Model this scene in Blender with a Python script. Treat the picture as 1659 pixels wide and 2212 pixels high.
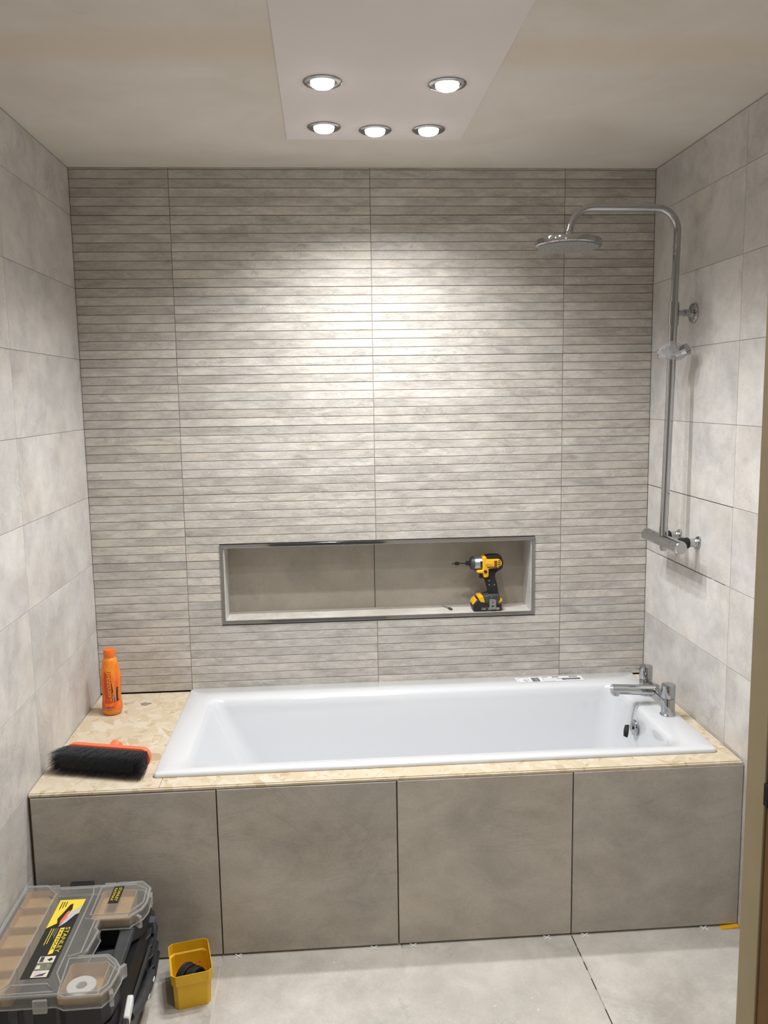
import bpy, bmesh, math, random
from mathutils import Vector, Matrix

for o in list(bpy.data.objects):
    bpy.data.objects.remove(o)
scene = bpy.context.scene
C = scene.collection
random.seed(7)
PI = math.pi

# ------------------------------------------------------------------ camera, world, exposure
cam_d = bpy.data.cameras.new('camera')
cam = bpy.data.objects.new('camera', cam_d)
C.objects.link(cam)
cam_d.sensor_fit = 'VERTICAL'
cam_d.sensor_height = 24.0
cam_d.lens = 1843.04 / 2212 * 24.0
cam_d.clip_start = 0.02
RIGHT = Vector((0.99735356, -0.07096745, -0.01579572))
UP = Vector((0.02521212, 0.13381941, 0.99068497))
FWD = Vector((0.06819261, 0.98846142, -0.13525451))
cam.matrix_world = Matrix(((RIGHT.x, UP.x, -FWD.x, 0.51586), (RIGHT.y, UP.y, -FWD.y, -3.12775),
                           (RIGHT.z, UP.z, -FWD.z, 1.61115), (0, 0, 0, 1)))
scene.camera = cam

world = bpy.data.worlds.new('hall_ambient')
scene.world = world
world.use_nodes = True
bg = world.node_tree.nodes['Background']
bg.inputs[0].default_value = (0.9, 0.85, 0.78, 1)
bg.inputs[1].default_value = 0.10

vs = scene.view_settings
vs.view_transform = 'Standard'
vs.look = 'None'
vs.exposure = 0.10
vs.gamma = 1.0
vs.use_curve_mapping = False

SPOT_W = 24.0          # power of one downlight
SPOT_ANGLE = 142.0
SPOT_BLEND = 1.0
LIGHT_COL = (0.985, 0.992, 1.0)

# ------------------------------------------------------------------ measures (metres)
XL, XR = -0.3374, 1.7324          # tiled faces of the side walls
ZC = 2.4043                       # ceiling
ZD = 0.5259                       # first tile course above the bath
H = 0.24552                       # tile course height
YF = -0.8097                      # face of the bath panel
YD = -2.40                        # room face of the front wall
SH = H / 8                        # height of one strip
NX0, NX1, NZ0, NZ1 = 0.1225, 1.3015, 0.7757, 1.0765   # niche opening, outside of its trim

# ------------------------------------------------------------------ helpers
def S(r, g, b, a=1.0):
    def c(v):
        v /= 255.0
        return v / 12.92 if v <= 0.04045 else ((v + 0.055) / 1.055) ** 2.4
    return (c(r), c(g), c(b), a)

class MB:
    def __init__(s):
        s.v = []; s.f = []
    def add(s, verts, faces):
        o = len(s.v)
        s.v += [tuple(p) for p in verts]
        s.f += [tuple(i + o for i in q) for q in faces]
        return s
    def box(s, x0, x1, y0, y1, z0, z1, M=None):
        vs_ = [Vector(p) for p in ((x0, y0, z0), (x1, y0, z0), (x1, y1, z0), (x0, y1, z0),
                                   (x0, y0, z1), (x1, y0, z1), (x1, y1, z1), (x0, y1, z1))]
        if M: vs_ = [M @ p for p in vs_]
        return s.add(vs_, [(0, 3, 2, 1), (4, 5, 6, 7), (0, 1, 5, 4), (1, 2, 6, 5), (2, 3, 7, 6), (3, 0, 4, 7)])
    def loft(s, rings, cap0=True, cap1=True, closed=True):
        n = len(rings[0]); vs_ = [p for r in rings for p in r]; fs = []
        for k in range(len(rings) - 1):
            for i in range(n if closed else n - 1):
                j = (i + 1) % n
                fs.append((k * n + i, k * n + j, (k + 1) * n + j, (k + 1) * n + i))
        if cap0: fs.append(tuple(reversed(range(n))))
        if cap1: fs.append(tuple((len(rings) - 1) * n + i for i in range(n)))
        return s.add(vs_, fs)
    def tube(s, pts, r, n=12, caps=True):
        pts = [Vector(p) for p in pts]
        rr = r if isinstance(r, (list, tuple)) else [r] * len(pts)
        rings = []; up = None
        for i, p in enumerate(pts):
            d = (pts[min(i + 1, len(pts) - 1)] - pts[max(i - 1, 0)]).normalized()
            if up is None:
                up = Vector((0, 0, 1)) if abs(d.z) < 0.9 else Vector((1, 0, 0))
            a = d.cross(up).normalized(); up = a.cross(d).normalized()
            rings.append([p + a * math.cos(2 * PI * k / n) * rr[i] + up * math.sin(2 * PI * k / n) * rr[i] for k in range(n)])
        return s.loft(rings, caps, caps)
    def cyl(s, p0, p1, r0, r1=None, n=20):
        return s.tube([p0, p1], [r0, r0 if r1 is None else r1], n)
    def lathe(s, prof, origin=(0, 0, 0), axis=(0, 0, 1), n=28):
        ax = Vector(axis).normalized()
        u = ax.cross(Vector((0, 1, 0)) if abs(ax.y) < 0.9 else Vector((1, 0, 0))).normalized()
        w = ax.cross(u); o = Vector(origin)
        rings = [[o + ax * z + u * r * math.cos(2 * PI * k / n) + w * r * math.sin(2 * PI * k / n) for k in range(n)] for r, z in prof]
        return s.loft(rings)
    def prism(s, poly, c0, c1, fn):
        n = len(poly)
        vs_ = [fn(a, b, c0) for a, b in poly] + [fn(a, b, c1) for a, b in poly]
        fs = [tuple(range(n)), tuple(range(2 * n - 1, n - 1, -1))]
        fs += [(i, (i + 1) % n, (i + 1) % n + n, i + n) for i in range(n)]
        return s.add(vs_, fs)
    def mesh(s, name, smooth=35):
        me = bpy.data.meshes.new(name)
        me.from_pydata(s.v, [], s.f)
        bm = bmesh.new(); bm.from_mesh(me)
        bmesh.ops.recalc_face_normals(bm, faces=bm.faces)
        bm.to_mesh(me); bm.free()
        if smooth:
            for p in me.polygons: p.use_smooth = True
            me.set_sharp_from_angle(angle=math.radians(smooth))
        return me
    def build(s, name, mat, parent=None, smooth=35, bevel=0, seg=2):
        me = s.mesh(name, smooth)
        me.materials.append(mat)
        o = bpy.data.objects.new(name, me)
        C.objects.link(o)
        if parent: o.parent = parent
        if bevel:
            m = o.modifiers.new('bevel', 'BEVEL'); m.width = bevel; m.segments = seg
            m.limit_method = 'ANGLE'; m.angle_limit = math.radians(30)
        return o

def empty(name, loc=(0, 0, 0), rz=0.0, parent=None):
    o = bpy.data.objects.new(name, None)
    C.objects.link(o)
    o.empty_display_size = 0.05
    o.location = loc; o.rotation_euler = (0, 0, rz)
    if parent: o.parent = parent
    return o

def tag(o, label, cat, group=None):
    o['label'] = label; o['category'] = cat
    if group: o['group'] = group
    return o

def structure(o, label=None, cat=None):
    o['kind'] = 'structure'
    if label: o['label'] = label
    if cat: o['category'] = cat
    return o

def instance(name, me, loc, rot=(0, 0, 0), parent=None):
    o = bpy.data.objects.new(name, me)
    C.objects.link(o)
    o.location = loc; o.rotation_euler = rot
    if parent: o.parent = parent
    return o

def copy_tree(o, parent=None):
    c = o.copy(); C.objects.link(c)
    c.parent = parent
    for ch in list(o.children):
        copy_tree(ch, c)
    return c

def offset_poly(poly, d):
    # inward offset of a polygon (miter), d > 0 shrinks
    n = len(poly)
    area = sum(poly[i][0] * poly[(i + 1) % n][1] - poly[(i + 1) % n][0] * poly[i][1] for i in range(n))
    sg = 1 if area > 0 else -1
    out = []
    for i in range(n):
        p0, p1, p2 = Vector(poly[i - 1]), Vector(poly[i]), Vector(poly[(i + 1) % n])
        e1, e2 = (p1 - p0).normalized(), (p2 - p1).normalized()
        n1, n2 = Vector((-e1.y, e1.x)) * sg, Vector((-e2.y, e2.x)) * sg
        m = (n1 + n2)
        m = m / max(0.35, 1 + n1.dot(n2))
        out.append(tuple(p1 + m * d))
    return out

def rrect(x0, x1, y0, y1, r, z, n=6):
    pts = []
    for cx, cy, a0 in ((x1 - r, y1 - r, 0), (x0 + r, y1 - r, PI / 2), (x0 + r, y0 + r, PI), (x1 - r, y0 + r, 1.5 * PI)):
        for k in range(n + 1):
            a = a0 + PI / 2 * k / n
            pts.append(Vector((cx + r * math.cos(a), cy + r * math.sin(a), z)))
    return pts

def arc(center, r, a0, a1, n, plane='xz'):
    out = []
    for k in range(n + 1):
        a = a0 + (a1 - a0) * k / n
        c, s_ = r * math.cos(a), r * math.sin(a)
        out.append(Vector((center[0] + c, center[1], center[2] + s_)))
    return out

_fontcache = {}
def lettering(name, text, mat, parent, width, height, place, shear=0.0, thick=0.0003):
    """flat letters as a mesh; place(u, v) maps baseline/up metres to a point, place(u, v, 1) with thickness"""
    key = (text, shear)
    if key not in _fontcache:
        cu = bpy.data.curves.new('lettering', 'FONT')
        cu.body = text; cu.shear = shear; cu.resolution_u = 3
        ob = bpy.data.objects.new('lettering_tmp', cu)
        C.objects.link(ob)
        bpy.context.view_layer.update()
        dg = bpy.context.evaluated_depsgraph_get()
        me = bpy.data.meshes.new_from_object(ob.evaluated_get(dg))
        vs_ = [(v.co.x, v.co.y) for v in me.vertices]; fs = [tuple(p.vertices) for p in me.polygons]
        bpy.data.objects.remove(ob)
        bpy.data.curves.remove(cu); bpy.data.meshes.remove(me)
        _fontcache[key] = (vs_, fs)
    vs_, fs = _fontcache[key]
    x0 = min(v[0] for v in vs_); x1 = max(v[0] for v in vs_); y0 = min(v[1] for v in vs_); y1 = max(v[1] for v in vs_)
    mb = MB()
    mb.add([place((v[0] - x0) / (x1 - x0) * width, (v[1] - y0) / (y1 - y0) * height) for v in vs_], fs)
    me = bpy.data.meshes.new(name); me.from_pydata(mb.v, [], mb.f); me.materials.append(mat)
    o = bpy.data.objects.new(name, me); C.objects.link(o)
    if parent: o.parent = parent
    return o

# ------------------------------------------------------------------ materials
MATS = {}
class NT:
    def __init__(s, name):
        s.m = bpy.data.materials.new(name); s.m.use_nodes = True
        s.t = s.m.node_tree; s.b = s.t.nodes['Principled BSDF']
        s.out = s.t.nodes['Material Output']
    def n(s, kind, **kw):
        nd = s.t.nodes.new(kind)
        for k, v in kw.items(): setattr(nd, k, v)
        return nd
    def l(s, a, b): s.t.links.new(a, b)
    def math(s, op, a, b=None, c=None, clamp=False):
        nd = s.n('ShaderNodeMath', operation=op); nd.use_clamp = clamp
        for i, x in enumerate((a, b, c)):
            if x is None: continue
            if isinstance(x, (int, float)): nd.inputs[i].default_value = x
            else: s.l(x, nd.inputs[i])
        return nd.outputs[0]
    def mix(s, fac, a, b, mode='MIX'):
        nd = s.n('ShaderNodeMix', data_type='RGBA', blend_type=mode)
        for sock, x in ((nd.inputs[0], fac), (nd.inputs[6], a), (nd.inputs[7], b)):
            if isinstance(x, (int, float)): sock.default_value = x
            elif isinstance(x, tuple): sock.default_value = x
            else: s.l(x, sock)
        return nd.outputs[2]
    def ramp(s, fac, stops):
        nd = s.n('ShaderNodeValToRGB'); cr = nd.color_ramp
        while len(cr.elements) < len(stops): cr.elements.new(0.5)
        for e, (p, c) in zip(cr.elements, stops): e.position = p; e.color = c
        s.l(fac, nd.inputs[0]); return nd.outputs[0]
    def noise(s, vec, scale, detail=4, rough=0.55, dist=0.0):
        nd = s.n('ShaderNodeTexNoise'); nd.inputs['Scale'].default_value = scale
        nd.inputs['Detail'].default_value = detail; nd.inputs['Roughness'].default_value = rough
        nd.inputs['Distortion'].default_value = dist
        s.l(vec, nd.inputs['Vector']); return nd.outputs[0]
    def coords(s, rnd=True, scale=(1, 1, 1), rot=(0, 0, 0)):
        tc = s.n('ShaderNodeTexCoord'); v = tc.outputs['Object']
        if rnd:
            oi = s.n('ShaderNodeObjectInfo')
            sc = s.n('ShaderNodeVectorMath', operation='ADD')
            mul = s.math('MULTIPLY', oi.outputs['Random'], 37.0)
            cmb = s.n('ShaderNodeCombineXYZ')
            s.l(mul, cmb.inputs[0]); s.l(s.math('MULTIPLY', oi.outputs['Random'], 91.0), cmb.inputs[1]); s.l(mul, cmb.inputs[2])
            s.l(v, sc.inputs[0]); s.l(cmb.outputs[0], sc.inputs[1]); v = sc.outputs[0]
            s.rand = oi.outputs['Random']
        if rot != (0, 0, 0):
            mp = s.n('ShaderNodeMapping'); mp.inputs['Rotation'].default_value = rot
            s.l(v, mp.inputs[0]); v = mp.outputs[0]
        if scale != (1, 1, 1):
            mp = s.n('ShaderNodeMapping'); mp.inputs['Scale'].default_value = scale
            s.l(v, mp.inputs[0]); v = mp.outputs[0]
        return v
    def bump(s, hgt, strength, dist=0.002):
        nd = s.n('ShaderNodeBump'); nd.inputs['Strength'].default_value = strength; nd.inputs['Distance'].default_value = dist
        s.l(hgt, nd.inputs['Height']); s.l(nd.outputs[0], s.b.inputs['Normal'])

def plain(name, col, rough=0.5, metal=0.0, coat=0.0, noise=0.0, nscale=60, bump=0.0, spec=None):
    t = NT(name)
    t.b.inputs['Roughness'].default_value = rough; t.b.inputs['Metallic'].default_value = metal
    t.b.inputs['Coat Weight'].default_value = coat
    if spec is not None: t.b.inputs['Specular IOR Level'].default_value = spec
    v = t.coords(rnd=False)
    f = t.noise(v, nscale, 5, 0.6)
    lo = tuple(c * (1 - noise) for c in col[:3]) + (1,); hi = tuple(min(1, c * (1 + noise)) for c in col[:3]) + (1,)
    t.l(t.ramp(f, [(0.3, lo), (0.7, hi)]), t.b.inputs['Base Color'])
    if bump: t.bump(f, bump)
    return t.m

def stone(name, base, contrast=0.16, rough=0.42, scale=2.0, tone=0.06, vein=0.35, bump=0.25, stretch=(1, 1, 1), warm=0.5, fleck=0.0):
    t = NT(name)
    v = t.coords(True, stretch)
    big = t.noise(v, scale, 5, 0.6, 0.8)
    mid = t.noise(v, scale * 4.5, 6, 0.62, 0.4)
    fine = t.noise(v, 130, 4, 0.65)
    b = Vector(base[:3])
    wrm = (b.x * 1.05, b.y * 0.985, b.z * 0.89, 1)
    hue = t.noise(v, scale * 1.7, 4, 0.5)
    col = t.mix(t.math('MULTIPLY', t.math('SUBTRACT', hue, 0.45, clamp=True), 3.2 * warm, clamp=True), tuple(b) + (1,), wrm)
    def signed(x, k, w):      # noise about its middle, as a signed amount
        return t.math('MULTIPLY', t.math('SUBTRACT', t.math('ADD', 0.5, t.math('MULTIPLY', t.math('SUBTRACT', x, 0.5), k), clamp=True), 0.5), 2.0 * w)
    # broad clouds, mid-size blotches and a fine speckle
    amt = t.math('ADD', signed(big, 4.5, 0.60), t.math('ADD', signed(mid, 4.0, 0.45), signed(fine, 3.0, 0.30)))
    smu = t.math('MULTIPLY', t.math('SUBTRACT', t.noise(v, scale * 1.9, 8, 0.74, 0.8), 0.53, clamp=True), 7.0, clamp=True)
    amt = t.math('SUBTRACT', amt, t.math('MULTIPLY', smu, 0.75))
    fac = t.math('ADD', 1.05, t.math('MULTIPLY', amt, contrast))
    cmf = t.n('ShaderNodeCombineColor')
    for q in range(3): t.l(fac, cmf.inputs[q])
    col = t.mix(1.0, col, cmf.outputs[0], 'MULTIPLY')
    # slate ridges: thin light and dark lines where the noise crosses its middle
    ln = t.math('ABSOLUTE', t.math('SUBTRACT', t.noise(v, scale * 1.6, 7, 0.62, 1.2), 0.5))
    lnm = t.math('SUBTRACT', 1.0, t.math('MULTIPLY', ln, 55.0), clamp=True)
    msk = t.math('MULTIPLY', t.math('SUBTRACT', t.noise(v, scale * 1.1, 2), 0.48, clamp=True), 7.0, clamp=True)
    lnm = t.math('MULTIPLY', lnm, msk)
    col = t.mix(t.math('MULTIPLY', lnm, vein), col, tuple(b * 0.62) + (1,))
    if fleck:
        fl = t.noise(v, 95, 3, 0.7, 1.5)
        fm = t.math('MULTIPLY', t.math('SUBTRACT', fl, 0.60, clamp=True), 9.0, clamp=True)
        gate = t.math('GREATER_THAN', t.math('FRACT', t.math('MULTIPLY', t.rand, 7.31)), 0.72)
        col = t.mix(t.math('MULTIPLY', t.math('MULTIPLY', fm, gate), fleck), col, (0.86, 0.84, 0.81, 1))
    # every piece a touch lighter, darker, warmer or cooler than the next
    r2 = t.math('FRACT', t.math('MULTIPLY', t.rand, 13.7))
    k = t.math('ADD', 1.0 - tone, t.math('MULTIPLY', t.rand, 2 * tone))
    kw = t.math('ADD', 1.0 - tone * 0.14, t.math('MULTIPLY', r2, tone * 0.28))
    cmb = t.n('ShaderNodeCombineColor')
    t.l(t.math('MULTIPLY', k, kw), cmb.inputs[0]); t.l(k, cmb.inputs[1]); t.l(t.math('DIVIDE', k, kw), cmb.inputs[2])
    col = t.mix(1.0, col, cmb.outputs[0], 'MULTIPLY')
    t.l(col, t.b.inputs['Base Color'])
    rg = t.math('ADD', rough - 0.06, t.math('MULTIPLY', mid, 0.14))
    t.l(rg, t.b.inputs['Roughness'])
    hgt = t.math('ADD', t.math('MULTIPLY', mid, 1.0), t.math('ADD', t.math('MULTIPLY', fine, 0.35), t.math('MULTIPLY', lnm, -0.4)))
    t.bump(hgt, bump, 0.003)
    return t.m

def mats():
    M = MATS
    M['wall_tile'] = stone('pale stone wall tile', S(202, 199, 195), contrast=0.17, rough=0.40, scale=3.0, tone=0.04, vein=0.28, bump=0.18)
    M['strip'] = stone('split slate strip', S(187, 182, 175), contrast=0.22, rough=0.48, scale=5.5, tone=0.085, vein=0.30, bump=0.55, stretch=(0.8, 1, 2.2), warm=0.42, fleck=0.7)
    M['panel_tile'] = stone('grey slate panel tile', S(182, 176, 166), contrast=0.20, rough=0.45, scale=1.9, tone=0.03, vein=0.20, bump=0.25, stretch=(0.8, 1, 1.2))
    M['floor_tile'] = stone('pale slate floor tile', S(202, 197, 189), contrast=0.18, rough=0.42, scale=1.9, tone=0.02, vein=0.35, bump=0.2)
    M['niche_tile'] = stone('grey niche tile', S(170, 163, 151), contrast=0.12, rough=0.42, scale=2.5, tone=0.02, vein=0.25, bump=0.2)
    M['groove'] = plain('strip groove', S(150, 142, 132), 0.8, noise=0.1)
    M['grout'] = plain('grey tile grout', S(172, 166, 158), 0.9, noise=0.08)
    M['dark_backing'] = plain('dark unfinished backing', S(46, 41, 36), 0.95, noise=0.2)
    M['white_grout'] = plain('fresh white grout', S(205, 202, 196), 0.9, noise=0.05)
    M['chrome'] = plain('polished chrome', (0.47, 0.48, 0.495, 1), 0.06, 1.0)
    M['steel'] = plain('brushed steel', (0.50, 0.50, 0.49, 1), 0.28, 1.0, noise=0.08)
    M['enamel'] = plain('white bath enamel', S(222, 224, 227), 0.10, coat=0.5, noise=0.0)
    M['white'] = plain('white plastic', S(238, 238, 234), 0.4)
    M['black'] = plain('black plastic', S(30, 30, 31), 0.45, noise=0.15, bump=0.05)
    M['black_print'] = plain('black print', S(38, 37, 35), 0.5)
    M['charcoal'] = plain('dusty charcoal plastic', S(62, 64, 66), 0.55, noise=0.25, nscale=35)
    M['rubber'] = plain('black rubber', S(26, 26, 27), 0.75, noise=0.2)
    M['yellow'] = plain('tool yellow', S(238, 178, 28), 0.42, noise=0.03)
    M['print_yellow'] = plain('print yellow', S(248, 222, 70), 0.45)
    M['bin_yellow'] = plain('yellow bin plastic', S(240, 190, 36), 0.45, noise=0.05, nscale=20)
    M['orange'] = plain('broom orange', S(240, 118, 78), 0.45, noise=0.05)
    M['cap_orange'] = plain('cap orange', S(240, 112, 36), 0.4)
    M['gold_print'] = plain('gold print', S(232, 176, 54), 0.4)
    M['white_print'] = plain('white print', S(225, 215, 200), 0.5)
    M['red_print'] = plain('dark red print', S(120, 40, 22), 0.5)
    M['grey_print'] = plain('grey print', S(150, 142, 130), 0.5)
    M['lavender_print'] = plain('pale lavender print', S(196, 196, 208), 0.5)
    M['green_print'] = plain('green print', S(120, 124, 98), 0.5, noise=0.4, nscale=90)
    M['pink_print'] = plain('pink print', S(220, 196, 200), 0.5)
    M['navy_print'] = plain('dark blue print', S(70, 74, 92), 0.5)
    M['cup_tan'] = plain('tan cup plastic', S(206, 166, 104), 0.5, noise=0.12, nscale=30)
    M['cream_wax'] = plain('cream sealant', S(236, 228, 200), 0.6, noise=0.04)
    M['jamb'] = plain('beige primed jamb', S(206, 190, 150), 0.6, noise=0.04, nscale=25)
    M['jamb_wood'] = plain('brown timber edge', S(150, 106, 58), 0.6, noise=0.12, nscale=18)
    M['plain_wall'] = plain('pale plastered wall', S(205, 198, 188), 0.85, noise=0.04, nscale=6)
    M['adhesive'] = plain('grey tile adhesive', S(150, 140, 124), 0.9, noise=0.25, bump=0.5)
    M['mdf'] = plain('brown board edge', S(120, 98, 72), 0.85, noise=0.2)
    M['copper'] = plain('copper wire', S(150, 90, 60), 0.35, 1.0)
    M['red'] = plain('red wire', S(205, 60, 40), 0.5)

    # translucent dusty lid: clear plastic with a veil of dust
    def veil(name, col, amount, rough):
        t = NT(name)
        v = t.coords(False)
        f = t.noise(v, 28, 5, 0.6)
        t.b.inputs['Base Color'].default_value = col; t.b.inputs['Roughness'].default_value = rough
        tr = t.n('ShaderNodeBsdfTransparent'); tr.inputs[0].default_value = (0.97, 0.97, 0.97, 1)
        mx = t.n('ShaderNodeMixShader')
        t.l(t.math('ADD', amount - 0.08, t.math('MULTIPLY', f, 0.16)), mx.inputs[0])
        t.l(tr.outputs[0], mx.inputs[1]); t.l(t.b.outputs[0], mx.inputs[2]); t.l(mx.outputs[0], t.out.inputs[0])
        return t.m
    M['lid_clear'] = veil('dusty clear lid', S(178, 176, 170), 0.33, 0.25)
    M['lid_edge'] = veil('clear lid edge', S(205, 203, 198), 0.38, 0.22)
    M['film'] = veil('plastic film', S(215, 215, 215), 0.42, 0.15)

    # bare plaster ceiling with tape bands and a few scuffs
    t = NT('bare ceiling plaster')
    tc = t.n('ShaderNodeTexCoord'); v = tc.outputs['Object']
    sx = t.n('ShaderNodeSeparateXYZ'); t.l(v, sx.inputs[0])
    wav = t.noise(v, 2.5, 3)
    yy = t.math('ADD', sx.outputs[1], t.math('MULTIPLY', wav, 0.22))
    band = t.math('MULTIPLY', t.math('MULTIPLY', t.math('ADD', yy, 1.05), 12.0, clamp=True), t.math('MULTIPLY', t.math('SUBTRACT', -0.80, yy), 12.0, clamp=True))
    cloud = t.noise(v, 3.0, 6, 0.6, 0.5)
    col = t.ramp(cloud, [(0.3, S(220, 212, 201)), (0.7, S(232, 226, 218))])
    col = t.mix(t.math('MULTIPLY', band, 0.55), col, S(222, 207, 187))
    st = t.noise(v, 9, 5, 0.7, 1.0)
    col = t.mix(t.math('MULTIPLY', t.math('SUBTRACT', st, 0.66, clamp=True), 2.5, clamp=True), col, S(168, 156, 142))
    t.l(col, t.b.inputs['Base Color']); t.b.inputs['Roughness'].default_value = 0.9
    t.bump(cloud, 0.15, 0.004)
    M['ceiling'] = t.m
    M['ceiling_white'] = plain('white ceiling board', S(234, 226, 225), 0.75, noise=0.02, nscale=4)

    # oriented strand board
    t = NT('oriented strand board')
    col = None
    for i, (rot, sc) in enumerate((((0, 0, 0.3), (24, 62, 24)), ((0, 0, 1.45), (23, 58, 24)), ((0, 0, -0.6), (20, 54, 24)), ((0, 0, 2.2), (27, 70, 24)), ((0, 0, 1.0), (19, 46, 24)))):
        v = t.coords(False, sc, rot)
        vo = t.n('ShaderNodeTexVoronoi'); vo.inputs['Scale'].default_value = 1.0
        t.l(v, vo.inputs['Vector'])
        sep = t.n('ShaderNodeSeparateColor'); t.l(vo.outputs['Color'], sep.inputs[0])
        c = t.ramp(sep.outputs[0], [(0.0, S(184, 164, 130)), (0.10, S(203, 186, 156)), (0.5, S(209, 194, 168)), (1.0, S(217, 205, 184))])
        if col is None: col = c
        else: col = t.mix(t.math('GREATER_THAN', sep.outputs[1], 0.52), col, c)
    v = t.coords(False)
    spot = t.noise(v, 14, 4, 0.6, 0.8)
    col = t.mix(t.math('MULTIPLY', t.math('SUBTRACT', spot, 0.64, clamp=True), 6.0, clamp=True), col, S(150, 130, 100))
    t.l(col, t.b.inputs['Base Color']); t.b.inputs['Roughness'].default_value = 0.75
    t.bump(t.noise(v, 60, 4), 0.25, 0.002)
    M['osb'] = t.m

    # printed sleeve of the drink bottle
    t = NT('orange printed sleeve')
    v = t.coords(False, (1, 1, 0.45))
    f = t.noise(v, 26, 4, 0.5, 1.5)
    tc = t.n('ShaderNodeTexCoord'); sz = t.n('ShaderNodeSeparateXYZ'); t.l(tc.outputs['Object'], sz.inputs[0])
    col = t.ramp(t.math('ADD', f, t.math('MULTIPLY', sz.outputs[2], 0.9)), [(0.40, S(226, 84, 30)), (0.56, S(236, 120, 34)), (0.72, S(240, 150, 44))])
    low = t.math('LESS_THAN', sz.outputs[2], 0.020)
    col = t.mix(low, col, S(226, 138, 48))
    sw = t.math('MULTIPLY', t.math('SUBTRACT', t.noise(v, 60, 3, 0.5, 2.0), 0.62, clamp=True), 6.0, clamp=True)
    col = t.mix(t.math('MULTIPLY', sw, 0.5), col, S(240, 178, 74))
    t.l(col, t.b.inputs['Base Color']); t.b.inputs['Roughness'].default_value = 0.3
    M['sleeve'] = t.m

    # lamp lens
    t = NT('lit lamp lens')
    em = t.n('ShaderNodeEmission'); em.inputs[0].default_value = (1.0, 0.985, 0.95, 1); em.inputs[1].default_value = 12.0
    t.l(em.outputs[0], t.out.inputs[0])
    M['lens'] = t.m
mats()
M_ = MATS

# ------------------------------------------------------------------ tile pieces (shared meshes)
_tiles = {}
def tile_mesh(w, h, t, mat, ch=0.0012):
    """a slab with chamfered face edges: x 0..w, z 0..h, face at y = 0 looking to -y"""
    key = (round(w, 4), round(h, 4), t, mat.name, ch)
    if key not in _tiles:
        mb = MB()
        vs_ = [(0, t, 0), (w, t, 0), (w, t, h), (0, t, h), (0, ch, 0), (w, ch, 0), (w, ch, h), (0, ch, h),
               (ch, 0, ch), (w - ch, 0, ch), (w - ch, 0, h - ch), (ch, 0, h - ch)]
        fs = [(0, 3, 2, 1), (8, 9, 10, 11)]
        for k in range(4):
            j = (k + 1) % 4
            fs += [(k, j, 4 + j, 4 + k), (4 + k, 4 + j, 8 + j, 8 + k)]
        mb.add(vs_, fs)
        me = mb.mesh('tile', 0); me.materials.append(mat)
        _tiles[key] = me
    return _tiles[key]

# ------------------------------------------------------------------ the room shell
# floor
fl = MB().box(XL - 0.1, XR + 0.1, YD - 1.2, 0.2, -0.12, -0.0018).build('floor', M_['grout'], smooth=0)
structure(fl, 'pale slate tiled floor in front of the bath', 'floor')
fx = [XL, 0.183, 0.708, 1.2185, XR]
fy = [-0.775, -1.290, -1.805, -2.320, -2.835, -3.35, -3.6]
for i in range(4):
    for j in range(6):
        g0 = 0.0013 if i else 0.0; g1 = 0.0013 if i < 3 else 0.0
        if i == 2: g1 = 0.0016
        if i == 3: g0 = 0.0016
        me = tile_mesh(fx[i + 1] - fx[i] - g0 - g1, fy[j] - fy[j + 1] - 0.002, 0.010, M_['floor_tile'], 0.0006)
        instance('tile', me, (fx[i] + g0, fy[j + 1] + 0.001, 0), (-PI / 2, 0, 0), fl)
for k, x in enumerate((0.183, 0.708)):        # the two joints already filled with pale grout
    MB().box(x - 0.0016, x + 0.0016, -2.0, YF - 0.012, -0.008, -0.0004).build('grout_line', M_['white_grout'], fl, 0)
dj = MB()
for a, b in ((-0.812, -0.86), (-0.865, -0.905), (-0.93, -0.965), (-1.0, -1.045), (-1.12, -1.30)):
    dj.box(1.2170, 1.2200, b, a, -0.009, -0.0012)
dj.build('joint', M_['dark_backing'], fl, 0)

# ceiling
ce = MB().box(XL - 0.1, XR + 0.1, YD - 0.1, 0.2, ZC, ZC + 0.1).build('ceiling', M_['ceiling'], smooth=0)
structure(ce, 'bare plaster ceiling with a white board strip holding the downlights', 'ceiling')
bd = MB().box(0.424, 0.968, -2.05, -0.340, ZC - 0.0035, ZC - 0.0002).build('ceiling_board', M_['ceiling_white'], ce, 0, bevel=0.0025)
bd['label'] = 'smooth white painted board let into the bare ceiling'

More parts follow.
